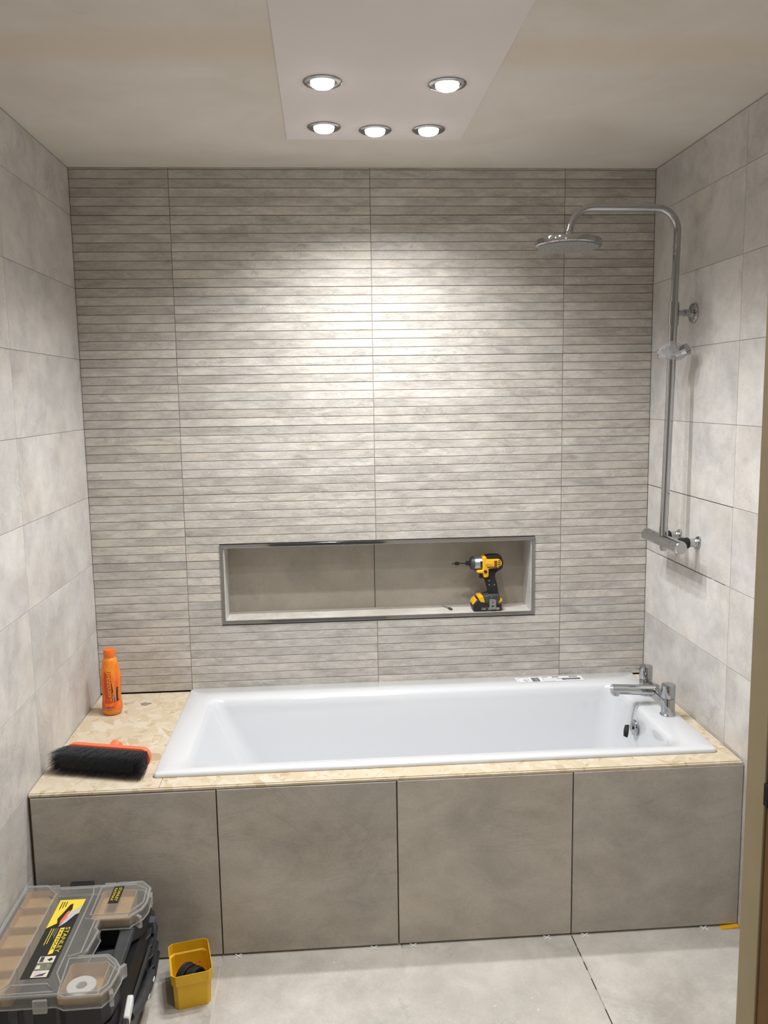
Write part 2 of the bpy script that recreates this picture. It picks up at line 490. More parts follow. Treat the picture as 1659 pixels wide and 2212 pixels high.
# back wall: backing with the niche hole, tiles, strips
wb = MB()
wb.box(XL - 0.1, NX0 + 0.004, 0.010, 0.26, 0, ZC)
wb.box(NX1 - 0.004, XR + 0.1, 0.010, 0.26, 0, ZC)
wb.box(NX0 + 0.004, NX1 - 0.004, 0.010, 0.26, 0, NZ0 + 0.004)
wb.box(NX0 + 0.004, NX1 - 0.004, 0.010, 0.26, NZ1 - 0.004, ZC)
wb.box(NX0 + 0.004, NX1 - 0.004, 0.150, 0.26, NZ0 + 0.004, NZ1 - 0.004)
wall_back = wb.build('wall_back', M_['dark_backing'], smooth=0)
structure(wall_back, 'back wall of narrow slate strips with a long recessed niche', 'wall')
cols = [XL + 0.0005, 0.0, 0.7, 1.4, XR - 0.0005]
GV = 0.0010
ZTOP = ZC + 0.0006
for ci in range(4):
    x0 = cols[ci] + (GV if ci else 0); x1 = cols[ci + 1] - (GV if ci < 3 else 0)
    for k in range(8):
        za = ZD + k * H
        zb = min(za + H, ZTOP - 0.001)
        body = MB(); segs = []
        ns = 0
        for s_ in range(8):
            z0 = za + s_ * SH; z1 = min(z0 + SH, ZTOP)
            if z1 - z0 < 0.006: continue
            mid = 0.5 * (z0 + z1)
            if NZ0 < mid < NZ1 and x1 > NX0 and x0 < NX1:
                if x0 < NX0: segs.append((x0, NX0, z0, z1))
                if x1 > NX1: segs.append((NX1, x1, z0, z1))
            else:
                segs.append((x0, x1, z0, z1))
        if not segs: continue
        merged = []
        for sg in segs:
            for m in merged:
                if abs(m[0] - sg[0]) < 1e-6 and abs(m[1] - sg[1]) < 1e-6 and abs(m[3] - sg[2]) < 1e-6:
                    m[3] = sg[3]; break
            else: merged.append(list(sg))
        for m in merged:
            m[3] = min(m[3], ZC - 0.0002)
            body.box(m[0] - (GV - 0.0002 if ci and m[0] == x0 else 0), m[1] + (GV - 0.0002 if ci < 3 and m[1] == x1 else 0), 0.0020, 0.0098, m[2] + (0.0005 if m[2] - za < 1e-4 else 0), m[3] - (0.0005 if zb - m[3] < 1e-4 else 0))
        tl = body.build('tile', M_['groove'], wall_back, 0)
        for (a, b, z0, z1) in segs:
            me = tile_mesh(b - a, z1 - z0 - 0.0024, 0.0045, M_['strip'], 0.0007)
            jit = random.uniform(-0.0004, 0.0004)
            instance('strip', me, (a, 0.0004 + jit, z0 + 0.0012), (0, 0, 0), tl)

# niche lining
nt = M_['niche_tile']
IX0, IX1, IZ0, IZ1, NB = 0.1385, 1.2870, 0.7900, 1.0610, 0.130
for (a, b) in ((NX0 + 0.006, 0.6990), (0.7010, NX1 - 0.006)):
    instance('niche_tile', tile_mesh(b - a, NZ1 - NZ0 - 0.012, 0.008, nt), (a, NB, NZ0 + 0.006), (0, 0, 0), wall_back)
MB().box(IX0 - 0.004, IX1 + 0.004, 0.004, NB - 0.001, IZ0 - 0.008, IZ0).build('niche_tile', M_['floor_tile'], wall_back, 0, bevel=0.0008)
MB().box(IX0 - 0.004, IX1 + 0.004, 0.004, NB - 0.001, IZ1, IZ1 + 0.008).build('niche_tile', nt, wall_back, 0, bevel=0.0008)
MB().box(IX0 - 0.008, IX0, 0.004, NB - 0.001, IZ0, IZ1).build('niche_tile', M_['wall_tile'], wall_back, 0, bevel=0.0008)
MB().box(IX1, IX1 + 0.008, 0.004, NB - 0.001, IZ0, IZ1).build('niche_tile', M_['wall_tile'], wall_back, 0, bevel=0.0008)

# chrome trim around the niche
trim = empty('trim_1', (0.5 * (NX0 + NX1), 0, NZ0))
structure(trim, 'chrome edge trim framing the long wall niche', 'trim')
ox, oz = trim.location.x, trim.location.z
def trim_bar(a0, a1, b0, b1):
    MB().box(a0 - ox, a1 - ox, -0.0035, 0.009, b0 - oz, b1 - oz).build('trim_strip', M_['chrome'], trim, 0, bevel=0.0012)
trim_bar(NX0, NX1, NZ0, NZ0 + 0.0125)
trim_bar(NX0, NX1, NZ1 - 0.0125, NZ1)
trim_bar(NX0, NX0 + 0.0125, NZ0 + 0.0127, NZ1 - 0.0127)
trim_bar(NX1 - 0.0125, NX1, NZ0 + 0.0127, NZ1 - 0.0127)

# side walls
def side_wall(name, left):
    if left: mb = MB().box(XL - 0.1, XL - 0.0018, YD - 0.0, 0.009, 0, ZC)
    else: mb = MB().box(XR + 0.0018, XR + 0.1, YD - 0.0, 0.009, 0, ZC)
    w = mb.build(name, M_['grout'], smooth=0)
    yj = [0.0, -0.679, -1.379, -2.079, YD] if left else [0.0, -0.6756, -1.3756, -2.0756, YD]
    for k in range(-3, 8):
        z0 = max(0.001, ZD + k * H); z1 = min(ZD + (k + 1) * H, ZC - 0.003)
        for j in range(4):
            g = 0.0009
            loose = (not left) and k == 2 and j == 0     # the tile around the shower valve is not grouted yet
            gg = 0.0016 if loose else g
            hh = z1 - z0 - 2 * gg; ww = yj[j] - yj[j + 1] - 2 * gg
            me = tile_mesh(ww, hh, 0.009, M_['wall_tile'], 0.0006)
            if left: instance('tile', me, (XL, yj[j + 1] + gg, z0 + gg), (0, 0, PI / 2), w)
            else: instance('tile', me, (XR, yj[j] - gg, z0 + gg), (0, 0, -PI / 2), w)
    return w
wl = structure(side_wall('wall_left', True), 'left wall of large pale stone tiles', 'wall')
wr = structure(side_wall('wall_right', False), 'right wall of large pale stone tiles behind the shower', 'wall')
# open dark joint around the loose tile
z0, z1 = ZD + 2 * H, ZD + 3 * H
jb = MB()
jb.box(XR + 0.0012, XR + 0.009, -0.674, -0.004, z1 - 0.0016, z1 + 0.0007)
jb.box(XR + 0.0012, XR + 0.009, -0.55, -0.10, z0 - 0.0007, z0 + 0.0016)
jb.box(XR + 0.0012, XR + 0.009, -0.64, -0.57, z0 - 0.0007, z0 + 0.0016)
jb.box(XR + 0.0012, XR + 0.009, -0.085, -0.004, z0 - 0.0007, z0 + 0.0016)
jb.box(XR + 0.0005, XR + 0.009, -0.0026, 0.002, z0, z1)
jb.build('joint', M_['dark_backing'], wr, 0)

# front wall with the doorway the photograph is taken through
wf = MB()
wf.box(XL - 0.1, 0.10, YD - 0.10, YD, 0, ZC)
wf.box(0.935, XR + 0.1, YD - 0.10, YD, 0, ZC)
wf.box(0.10, 0.935, YD - 0.10, YD, 2.04, ZC)
structure(wf.build('wall_front', M_['plain_wall'], smooth=0), 'plastered wall around the doorway', 'wall')
door = empty('door_1', (0.9, YD, 0))
structure(door, 'beige door frame at the right edge with brown timber', 'door frame')
def dpart(name, mat, x0, x1, y0, y1, z0, z1, bev=0.0015):
    return MB().box(x0 - 0.9, x1 - 0.9, y0 - YD, y1 - YD, z0, z1).build(name, mat, door, 0, bevel=bev)
dpart('jamb', M_['jamb'], 0.900, 0.934, YD - 0.034, YD + 0.001, 0, 2.0)
dpart('jamb', M_['jamb'], 0.101, 0.135, YD - 0.034, YD + 0.001, 0, 2.0)
dpart('jamb_edge', M_['jamb_wood'], 0.9015, 0.934, YD - 0.11, YD - 0.0345, 0, 2.0)
dpart('jamb_edge', M_['jamb_wood'], 0.101, 0.1335, YD - 0.11, YD - 0.0345, 0, 2.0)
dpart('door_head', M_['jamb'], 0.101, 0.934, YD - 0.11, YD + 0.001, 2.0005, 2.036)
dpart('strike_plate', M_['rubber'], 0.8995, 0.903, YD - 0.040, YD - 0.032, 1.243, 1.264, 0.0005)

# ------------------------------------------------------------------ ceiling downlights
def make_downlight():
    root = empty('downlight', (0, 0, 0))
    MB().lathe([(0.0305, -0.0005), (0.049, -0.0005), (0.0495, -0.0022), (0.046, -0.0048), (0.0345, -0.0052), (0.0305, -0.003)], n=36).build('ring', M_['chrome'], root)
    MB().lathe([(0.0300, -0.0010), (0.0300, -0.0060), (0.0285, -0.0100), (0.0230, -0.0135), (0.012, -0.0155), (0.0005, -0.0160)], n=30).build('lens', M_['lens'], root)
    ld = bpy.data.lights.new('downlight_beam', 'SPOT')
    ld.energy = SPOT_W; ld.color = LIGHT_COL; ld.spot_size = math.radians(SPOT_ANGLE); ld.spot_blend = SPOT_BLEND
    ld.shadow_soft_size = 0.022
    lo = bpy.data.objects.new('beam', ld); C.objects.link(lo); lo.parent = root; lo.location = (0, 0, -0.04)
    return root
dl = make_downlight()
DL = [((0.535, -0.8365), 'chrome ringed ceiling downlight, the nearer left one of the five in view'),
      ((0.8546, -0.8285), 'chrome ringed ceiling downlight, the nearer right one with the widest glare'),
      ((0.5395, -0.4705), 'chrome ringed ceiling downlight, left of the row of three by the back wall'),
      ((0.6925, -0.4430), 'chrome ringed ceiling downlight, middle of the row of three by the back wall'),
      ((0.8530, -0.4500), 'chrome ringed ceiling downlight, right of the row of three by the back wall'),
      ((0.8550, -1.4000), 'ceiling downlight above the open floor, just out of view on the right'),
      ((0.5380, -1.7500), 'ceiling downlight towards the doorway, out of view on the left')]
for i, ((x, y), lab) in enumerate(DL):
    o = dl if i == 0 else copy_tree(dl)
    o.location = (x, y, ZC - 0.0037)
    tag(o, lab, 'ceiling light', 'recessed ceiling downlights')

# ------------------------------------------------------------------ bath surround: panel and deck
ZK = 0.5215     # deck top
pan = empty('bath_surround', (0.5 * (XL + XR), YF, 0))
tag(pan, 'grey slate tiled front of the bath surround', 'bath surround')
px, py = pan.location.x, pan.location.y
MB().box(XL + 0.002 - px, XR - 0.002 - px, 0.0105, 0.0285, 0.0005, 0.5060).build('backing_board', M_['mdf'], pan, 0)
pj = [-0.3285, 0.1855, 0.7000, 1.2177, 1.7305]
ztops = [0.5095, 0.5110, 0.5120, 0.5125]
for i in range(4):
    g = 0.0018
    a = pj[i] + (g if i else 0); b = pj[i + 1] - (g if i < 3 else 0)
    instance('tile', tile_mesh(b - a, ztops[i] - 0.0060, 0.010, M_['panel_tile'], 0.0012), (a - px, 0.0, 0.0060), (0, 0, 0), pan)

deck = empty('bath_deck', (-0.15, -0.4, 0.5035))
tag(deck, 'strand board deck framing the sunken bath', 'deck')
def board(x0, x1, y0, y1, z0=0.5065, z1=ZK):
    return MB().box(x0 + 0.15, x1 + 0.15, y0 + 0.4, y1 + 0.4, z0 - 0.5035, z1 - 0.5035).build('board', M_['osb'], deck, 0, bevel=0.001)
board(XL + 0.0025, 0.0240, -0.7995, 0.0)
board(0.0255, XR - 0.004, -0.7990, -0.7100)
board(1.6560, XR - 0.004, -0.7085, 0.0)
MB().box(XL + 0.004 + 0.15, XR - 0.004 + 0.15, -0.8075 + 0.4, -0.8005 + 0.4, 0.0096, 0.0165).build('edge_strip', M_['osb'], deck, 0, bevel=0.0008)

dab = MB()
ring = [(0.0175 * (1 + 0.25 * math.sin(3 * a + 1) + 0.15 * math.sin(5 * a)) * math.cos(a), 0.0155 * (1 + 0.2 * math.sin(4 * a)) * math.sin(a)) for a in [2 * PI * k / 18 for k in range(18)]]
dab.loft([[Vector((x, y, 0)) for x, y in ring], [Vector((x * 0.9, y * 0.9, 0.002)) for x, y in ring], [Vector((x * 0.45, y * 0.45, 0.0012)) for x, y in ring]])
o = dab.build('adhesive_dab', M_['adhesive']); o.location = (-0.150, -0.117, ZK + 0.0001)
tag(o, 'small grey dab of dried adhesive on the strand board', 'adhesive dab')

# ------------------------------------------------------------------ bath
bath = empty('bathtub', (0.84, -0.375, 0.0))
tag(bath, 'white enamel bathtub sunk into the strand board deck', 'bathtub')
bx, by = 0.84, -0.375
def ring_(x0, x1, y0, y1, r, z): return rrect(x0 - bx, x1 - bx, y0 - by, y1 - by, r, z, 7)
OX0, OX1, OY0, OY1 = -0.0035, 1.6845, -0.7370, -0.0060
TX0, TX1, TY0, TY1 = 0.0850, 1.5720, -0.6850, -0.1250
RT = 0.5345
rings = [ring_(OX0, OX1, OY0, OY1, 0.014, 0.5222), ring_(OX0 - 0.001, OX1 + 0.001, OY0 - 0.001, OY1, 0.014, 0.5275),
         ring_(OX0 + 0.0015, OX1 - 0.0015, OY0 + 0.0015, OY1 - 0.001, 0.013, 0.5320), ring_(OX0 + 0.006, OX1 - 0.006, OY0 + 0.006, OY1 - 0.003, 0.012, RT),
         ring_(TX0 - 0.016, TX1 + 0.010, TY0 - 0.008, TY1 + 0.016, 0.060, RT - 0.0008), ring_(TX0 - 0.005, TX1 + 0.003, TY0 - 0.002, TY1 + 0.005, 0.055, RT - 0.0045),
         ring_(TX0 + 0.003, TX1 - 0.001, TY0 + 0.002, TY1 - 0.003, 0.052, RT - 0.013), ring_(TX0 + 0.010, TX1 - 0.003, TY0 + 0.005, TY1 - 0.008, 0.052, RT - 0.035),
         ring_(TX0 + 0.060, TX1 - 0.016, TY0 + 0.018, TY1 - 0.028, 0.065, 0.40), ring_(TX0 + 0.125, TX1 - 0.032, TY0 + 0.032, TY1 - 0.048, 0.075, 0.27),
         ring_(TX0 + 0.165, TX1 - 0.045, TY0 + 0.044, TY1 - 0.064, 0.085, 0.205), ring_(TX0 + 0.195, TX1 - 0.065, TY0 + 0.060, TY1 - 0.082, 0.090, 0.176),
         ring_(TX0 + 0.235, TX1 - 0.100, TY0 + 0.090, TY1 - 0.110, 0.080, 0.165)]
MB().loft(rings, cap0=False).build('tub', M_['enamel'], bath, smooth=60)
MB().loft([[p + Vector((0, 0, -0.012 * 0)) for p in ring_(TX0 + 0.19, TX1 - 0.06, TY0 + 0.05, TY1 - 0.07, 0.08, 0.155)],
           ring_(TX0 + 0.21, TX1 - 0.08, TY0 + 0.07, TY1 - 0.09, 0.08, 0.005)]).build('cradle', M_['mdf'], bath)
# cream sealant bead along the back edge and front corner
MB().box(0.03 - bx, 1.64 - bx, -0.0058 - by, -0.0008 - by, 0.5235, 0.5275).build('sealant_bead', M_['cream_wax'], bath, 0, bevel=0.001)
# overflow
ovx, ovy, ovz = 1.558, -0.392, 0.468
MB().lathe([(0.026, 0), (0.028, 0.004), (0.026, 0.008), (0.016, 0.010), (0.012, 0.016), (0.004, 0.018), (0.0005, 0.018)], (ovx - bx, ovy - by, ovz), (-1, 0, 0.06), 28).build('overflow', M_['chrome'], bath)
MB().lathe([(0.020, 0), (0.020, 0.002), (0.0005, 0.002)], (1.42 - bx, -0.40 - by, 0.166), (0, 0, 1), 24).build('waste', M_['chrome'], bath)
# bead chain and plug
ch = MB()
def chain(pts, n):
    for k in range(n):
        t_ = k / (n - 1) * (len(pts) - 1); i = min(int(t_), len(pts) - 2); f = t_ - i
        p = Vector(pts[i]).lerp(Vector(pts[i + 1]), f)
        ch.lathe([(0.0002, -0.0017), (0.0016, -0.0008), (0.0016, 0.0008), (0.0002, 0.0017)], (p.x - bx, p.y - by, p.z), (0, 0, 1), 6)
chain([(1.575, -0.365, RT + 0.006), (1.562, -0.372, RT + 0.004), (1.545, -0.395, 0.515), (1.535, -0.415, 0.492)], 26)
chain([(1.575, -0.363, RT + 0.006), (1.566, -0.368, RT + 0.004), (1.552, -0.385, 0.515), (1.543, -0.395, 0.485)], 24)
ch.build('chain', M_['steel'], bath)
plug = MB().lathe([(0.0005, 0), (0.021, 0), (0.022, 0.003), (0.0195, 0.009), (0.019, 0.013), (0.006, 0.015), (0.0005, 0.015)], (1.519 - bx, -0.430 - by, 0.472), (-0.92, 0.30, 0.12), 24).build('plug', M_['rubber'], bath)
# paper sticker on the back rim
stk = empty('sticker', (1.345 - bx, -0.052 - by, RT + 0.0006), 0, bath)
MB().box(-0.125, 0.130, -0.030, 0.024, -0.0004, 0.0).build('paper', plain('sticker paper', S(236, 237, 238), 0.35), stk, 0)
pr_ = MB()
def bar(x0, x1, y0, y1): pr_.box(x0, x1, y0, y1, 0.0, 0.0002)
rx = -0.066
while rx < -0.036:
    w = random.choice((0.0012, 0.0018, 0.0026)); bar(rx, rx + w, -0.026, 0.017); rx += w + random.choice((0.0008, 0.0014))
for (x0, x1, y0, y1) in ((-0.118, -0.078, 0.019, 0.0202), (-0.118, -0.1172, -0.026, 0.020), (-0.0792, -0.078, -0.026, 0.020), (-0.098, -0.086, -0.003, 0.0), (-0.100, -0.084, -0.012, -0.009), (-0.092, -0.084, -0.022, -0.018),
                         (-0.020, 0.0, 0.016, 0.020), (-0.022, 0.05, -0.004, -0.003), (-0.022, -0.0212, -0.026, 0.020), (-0.022, 0.02, -0.0262, -0.025), (0.016, 0.042, 0.012, 0.019), (0.082, 0.114, 0.013, 0.020), (0.030, 0.050, -0.006, -0.002)):
    bar(x0, x1, y0, y1)
rx = 0.050
while rx < 0.118:
    w = random.uniform(0.003, 0.007); bar(rx, rx + w, -0.018 + random.uniform(-0.002, 0.002), 0.001); rx += w + 0.0016
pr_.build('print', M_['black_print'], stk, 0)

# ------------------------------------------------------------------ bath mixer tap
tap = empty('bath_mixer_tap', (1.645, -0.350, RT + 0.0002))
tag(tap, 'chrome two pillar bath mixer tap on the bath ledge', 'tap')
ch_ = M_['chrome']
for y, lev in ((-0.102, False), (0.098, True)):
    MB().lathe([(0.0255, 0), (0.0255, 0.003), (0.0225, 0.006), (0.0222, 0.056), (0.0215, 0.0575)], (0, y, 0), n=32).build('pillar', ch_, tap)
    h_ = MB().lathe([(0.0215, 0.0585), (0.0232, 0.0595), (0.0232, 0.100), (0.0222, 0.1045), (0.0195, 0.106), (0.0005, 0.1065)], (0, y, 0), n=32).build('handle', ch_, tap)
    if lev: MB().tube([(-0.020, y, 0.093), (-0.045, y - 0.002, 0.097), (-0.072, y - 0.004, 0.1005)], [0.0032, 0.0030, 0.0026], 10).build('lever', ch_, h_)
    else: MB().tube([(-0.0078, y - 0.0184, 0.093), (-0.0195, y - 0.046, 0.096)], [0.0032, 0.0026], 10).build('lever', ch_, h_)
MB().tube([(0, -0.095, 0.040), (0, -0.055, 0.046), (0, 0, 0.048), (0, 0.055, 0.046), (0, 0.092, 0.040)], [0.0135, 0.0145, 0.0165, 0.0145, 0.0135], 18).build('bridge', ch_, tap)
sp = MB().tube([(0.010, 0, 0.048), (-0.060, 0, 0.052), (-0.158, 0, 0.058)], [0.0178, 0.0178, 0.0172], 24).build('spout', ch_, tap)
MB().cyl((-0.143, 0, 0.046), (-0.145, 0, 0.036), 0.0125, 0.0120).build('aerator', M_['steel'], sp)
MB().cyl((0.0, 0, 0.052), (0.0, 0, 0.068), 0.010, 0.008).build('diverter', ch_, tap)

# ------------------------------------------------------------------ shower
sh = empty('shower_column', (XR, -0.370, 1.112))
tag(sh, 'chrome shower column with overhead rose on the right wall', 'shower')
def W(x, y, z): return (x - XR, y + 0.370, z - 1.112)
P0, P1 = Vector(W(1.6465, -0.370, 1.150)), Vector(W(1.6640, -0.370, 2.118))
MB().cyl(P0, P0.lerp(P1, 0.715), 0.0135, n=20).build('lower_riser', ch_, sh)
MB().tube([P0.lerp(P1, 0.712)] + [P1.lerp(P0, 0.05), P1] + [Vector(W(1.664 - 0.072 + 0.072 * math.cos(a), -0.370, 2.118 + 0.072 * math.sin(a))) for a in [PI / 2 * k / 8 for k in range(1, 9)]] +
          [Vector(W(1.56, -0.370, 2.191)), Vector(W(1.50, -0.370, 2.1915))] +
          [Vector(W(1.385 - 0.072 * math.sin(a), -0.370, 2.120 + 0.072 * math.cos(a))) for a in [PI / 2 * 0.86 * k / 8 for k in range(0, 9)]] +
          [Vector(W(1.3085, -0.370, 2.110))], 0.0116, 18).build('arm', ch_, sh)
# rose
rs = empty('rose', W(1.3075, -0.372, 2.082), 0, sh); rs.rotation_euler = (math.radians(-1.5), math.radians(1.0), 0)
MB().lathe([(0.0005, 0.020), (0.012, 0.020), (0.014, 0.016), (0.030, 0.0105), (0.098, 0.0095), (0.1035, 0.0075), (0.1045, 0.003), (0.1045, -0.009), (0.1025, -0.0115), (0.097, -0.0125), (0.0005, -0.0125)], n=56).build('rose_plate', ch_, rs)
face = MB().lathe([(0.0005, -0.0126), (0.095, -0.0126), (0.095, -0.0138), (0.0005, -0.0138)], n=48).build('rose_face', plain('grey rose face', S(150, 150, 150), 0.35, 0.3), rs)
nz = MB()
for k in range(1, 9):
    r = 0.0112 * k; m = 6 * k
    for i in range(m):
        a = 2 * PI * i / m + 0.2 * k
        nz.lathe([(0.0017, -0.0138), (0.0014, -0.0162), (0.0002, -0.0164)], (r * math.cos(a), r * math.sin(a), 0), n=5)
nzo = nz.build('nozzles', plain('pale nozzle rubber', S(196, 196, 194), 0.5), rs); nzo['kind'] = 'stuff'
MB().lathe([(0.011, 0.018), (0.0135, 0.020), (0.0135, 0.030), (0.011, 0.034), (0.0105, 0.040)], n=24).build('swivel_nut', ch_, rs)
# wall bracket
br = empty('wall_bracket', W(XR, -0.362, 1.862), 0, sh)
MB().lathe([(0.032, 0), (0.032, 0.006), (0.030, 0.009), (0.014, 0.011), (0.012, 0.014)], (0, 0, 0), (-1, 0, 0), 36).build('wall_rose', ch_, br)
MB().lathe([(0.0120, 0.010), (0.0120, 0.034), (0.0085, 0.035), (0.0095, 0.037), (0.0095, 0.062)], (0, 0, 0), (-1, -0.03, 0), 24).build('bracket_arm', ch_, br)
tz = (1.862 - 1.150) / (2.118 - 1.150)
Pm = P0.lerp(P1, tz)
dirv = (P1 - P0).normalized()
MB().cyl(Pm - dirv * 0.040, Pm + dirv * 0.034, 0.0165, n=24).build('tee', ch_, sh)
# slider still wrapped in film
tz = (1.734 - 1.150) / (2.118 - 1.150); Ps = P0.lerp(P1, tz)
sl = empty('slider', Ps, 0, sh)
MB().cyl((0, 0, -0.020), (0, 0, 0.020), 0.0195, n=24).build('clamp', ch_, sl)
MB().cyl((-0.016, 0.006, 0.0), (-0.042, 0.014, -0.004), 0.0145, 0.0165).build('knob', ch_, sl)
MB().cyl((0.008, -0.022, -0.004), (0.030, -0.052, 0.010), 0.0155, 0.0190).build('handset_holder', ch_, sl)
fm = MB()
rg = []
for i in range(9):
    th = PI * (i + 0.5) / 9; r_ = []
    for k in range(16):
        a = 2 * PI * k / 16
        q = 1 + 0.16 * math.sin(3 * a + 2 * th) + random.uniform(-0.10, 0.10)
        r_.append(Vector((-0.003 - 0.050 * math.cos(th) * 1.0, -0.014 + 0.036 * math.sin(th) * math.cos(a) * q, 0.002 + 0.029 * math.sin(th) * math.sin(a) * q)))
    rg.append(r_)
fm.loft(rg); fm.build('film_wrap', M_['film'], sl, smooth=0)
# thermostatic bar valve
vl = empty('valve', W(1.648, -0.364, 1.112), 0, sh)
MB().lathe([(0.0005, -0.146), (0.0190, -0.146), (0.0212, -0.143), (0.0212, -0.102), (0.0202, -0.1012), (0.0202, -0.099), (0.0212, -0.098), (0.0212, 0.098), (0.0202, 0.099), (0.0202, 0.1012), (0.0212, 0.102), (0.0212, 0.143), (0.0190, 0.146), (0.0005, 0.146)], axis=(0, 1, 0), n=36).build('valve_body', ch_, vl)
MB().lathe([(0.0005, 0.0025), (0.018, 0.0025), (0.0195, 0)], (0, -0.1465, 0), (0, -1, 0), 28).build('end_cap', M_['steel'], vl)
MB().cyl((-0.001, -0.006, 0.018), (-0.001, -0.006, 0.048), 0.0148).build('top_nut', ch_, vl)
MB().lathe([(0.0135, 0), (0.0135, 0.010), (0.0105, 0.011), (0.0105, 0.016), (0.0005, 0.016)], (0, -0.004, -0.018), (0, 0, -1), 6).build('outlet_nut', ch_, vl)
for y in (-0.0826, 0.0684):
    MB().lathe([(0.0165, 0.020), (0.0185, 0.026), (0.0185, 0.048), (0.0165, 0.052)], (0, y, 0.004), (1, 0, 0), 12).build('rubber_union', M_['rubber'], vl)
    MB().lathe([(0.0135, 0.052), (0.0135, 0.070), (0.0150, 0.072), (0.0150, 0.083)], (0, y, 0.004), (1, 0, 0), 20).build('elbow', M_['steel'], vl)
    fp = []
    for k in range(20):
        a = 2 * PI * k / 20; q = 1 + 0.5 * max(0, math.cos(a - 0.9)) ** 8 + 0.5 * max(0, math.cos(a - 4.0)) ** 8
        fp.append((0.019 * q * math.cos(a), 0.019 * q * math.sin(a)))
    MB().prism(fp, 0.0795, 0.0835, lambda a, b, c, y=y: (c, y - a, 0.004 + b)).build('wall_plate', M_['steel'], vl, 0, bevel=0.0008)

# ------------------------------------------------------------------ drink bottle
bot = empty('drink_bottle', (-0.2470, -0.1930, ZK))
tag(bot, 'orange energy drink bottle standing in the left corner of the deck', 'bottle')
BP = [(0.0005, 0.002), (0.020, 0.0005), (0.0275, 0.002), (0.0318, 0.008), (0.0340, 0.018), (0.0346, 0.028), (0.0340, 0.040), (0.0322, 0.054), (0.0315, 0.068), (0.0318, 0.082),
      (0.0334, 0.097), (0.0345, 0.112), (0.0346, 0.128), (0.0338, 0.141), (0.0324, 0.152), (0.0302, 0.164), (0.0279, 0.175), (0.0258, 0.186), (0.0238, 0.195), (0.0210, 0.2005), (0.0192, 0.2025), (0.0005, 0.2030)]
MB().lathe(BP, n=40).build('sleeve', M_['sleeve'], bot, 60)
MB().lathe([(0.0180, 0.2025), (0.0180, 0.2085), (0.0005, 0.2090)], n=28).build('neck', M_['gold_print'], bot)
cp = MB()
prof = [(0.0198, 0.2065), (0.0202, 0.2085), (0.0200, 0.228), (0.0188, 0.2315), (0.0160, 0.2328), (0.0005, 0.2330)]
cp.lathe(prof, n=40); cp.build('cap', M_['cap_orange'], bot)
def brad(z):
    for (r0, z0), (r1, z1) in zip(BP[4:], BP[5:]):
        if z0 <= z <= z1: return r0 + (r1 - r0) * (z - z0) / (z1 - z0)
    return 0.0335
FA = math.radians(-70)      # direction of the camera as seen from the bottle
def on_bottle(a0, z0, vertical=True, lift=0.0006):
    def f(u, v):
        z, t_ = (z0 + u, -v) if vertical else (z0 + v, u)
        r = brad(z) + lift; a = FA + a0 + t_ / 0.033
        return (r * math.cos(a), r * math.sin(a), z)
    return f
def vert_place(a0, z0):
    # letters climb the bottle: baseline runs upwards, letter tops point to the left
    def f(u, v):
        z = z0 + u; r = brad(z) + 0.0006; a = FA + a0 - v / 0.033
        return (r * math.cos(a), r * math.sin(a), z)
    return f
def patch(name, mat, a0, a1, z0, z1, lift=0.0005, na=8, nzz=4):
    mb = MB(); vs_ = []
    for i in range(nzz + 1):
        for j in range(na + 1):
            z = z0 + (z1 - z0) * i / nzz; a = FA + a0 + (a1 - a0) * j / na; r = brad(z) + lift
            vs_.append((r * math.cos(a), r * math.sin(a), z))
    mb.add(vs_, [(i * (na + 1) + j, i * (na + 1) + j + 1, (i + 1) * (na + 1) + j + 1, (i + 1) * (na + 1) + j) for i in range(nzz) for j in range(na)])
    return mb.build(name, mat, bot, 0)
patch('red_field', plain('red orange print', S(206, 72, 30), 0.3), -0.86, -0.10, 0.046, 0.160, 0.0003, 10, 12)
lettering('brand_lettering', 'Lucozade', M_['gold_print'], bot, 0.118, 0.0160, vert_place(-0.16, 0.054), 0.25)
wd = MB()
npt = 14
L_, R_ = [], []
for k in range(npt + 1):
    z = 0.050 + 0.078 * k / npt; w = 0.0105 * (1 - k / npt) + 0.0004; r = brad(z) + 0.0004
    for lst, t_ in ((L_, 0.0), (R_, w)):
        a = FA - 0.10 + t_ / 0.033
        lst.append(Vector((r * math.cos(a), r * math.sin(a), z)))
wd.add(L_ + R_, [(k, k + 1, npt + 2 + k, npt + 1 + k) for k in range(npt)])
wd.build('dark_wedge', M_['red_print'], bot, 0)
lettering('word_lettering', 'ENERGY', M_['white_print'], bot, 0.032, 0.0048, vert_place(0.11, 0.053))
lettering('flavour_lettering', 'ORANGE', M_['black_print'], bot, 0.026, 0.0052, on_bottle(-0.72, 0.030, False))
patch('flavour_band', M_['grey_print'], -0.95, 0.12, 0.0270, 0.0295)
patch('small_print', M_['black_print'], 0.38, 0.66, 0.052, 0.102)
tooth = MB()
for k in range(8):
    z = 0.060 + k * 0.005
    vs_ = []
    for dz, a in ((0, 0.66), (0.0022, 0.66), (0.0011, 0.52)):
        r = brad(z) + 0.0008; vs_.append((r * math.cos(FA + a), r * math.sin(FA + a), z + dz))
    tooth.add(vs_, [(0, 1, 2)])
tooth.build('small_print_lines', M_['gold_print'], bot, 0)

# ------------------------------------------------------------------ broom head
bro = empty('broom_head', (-0.149, -0.653, ZK + 0.0005), math.radians(-15.5))
tag(bro, 'orange broom head with black bristles lying on the strand board', 'broom head')
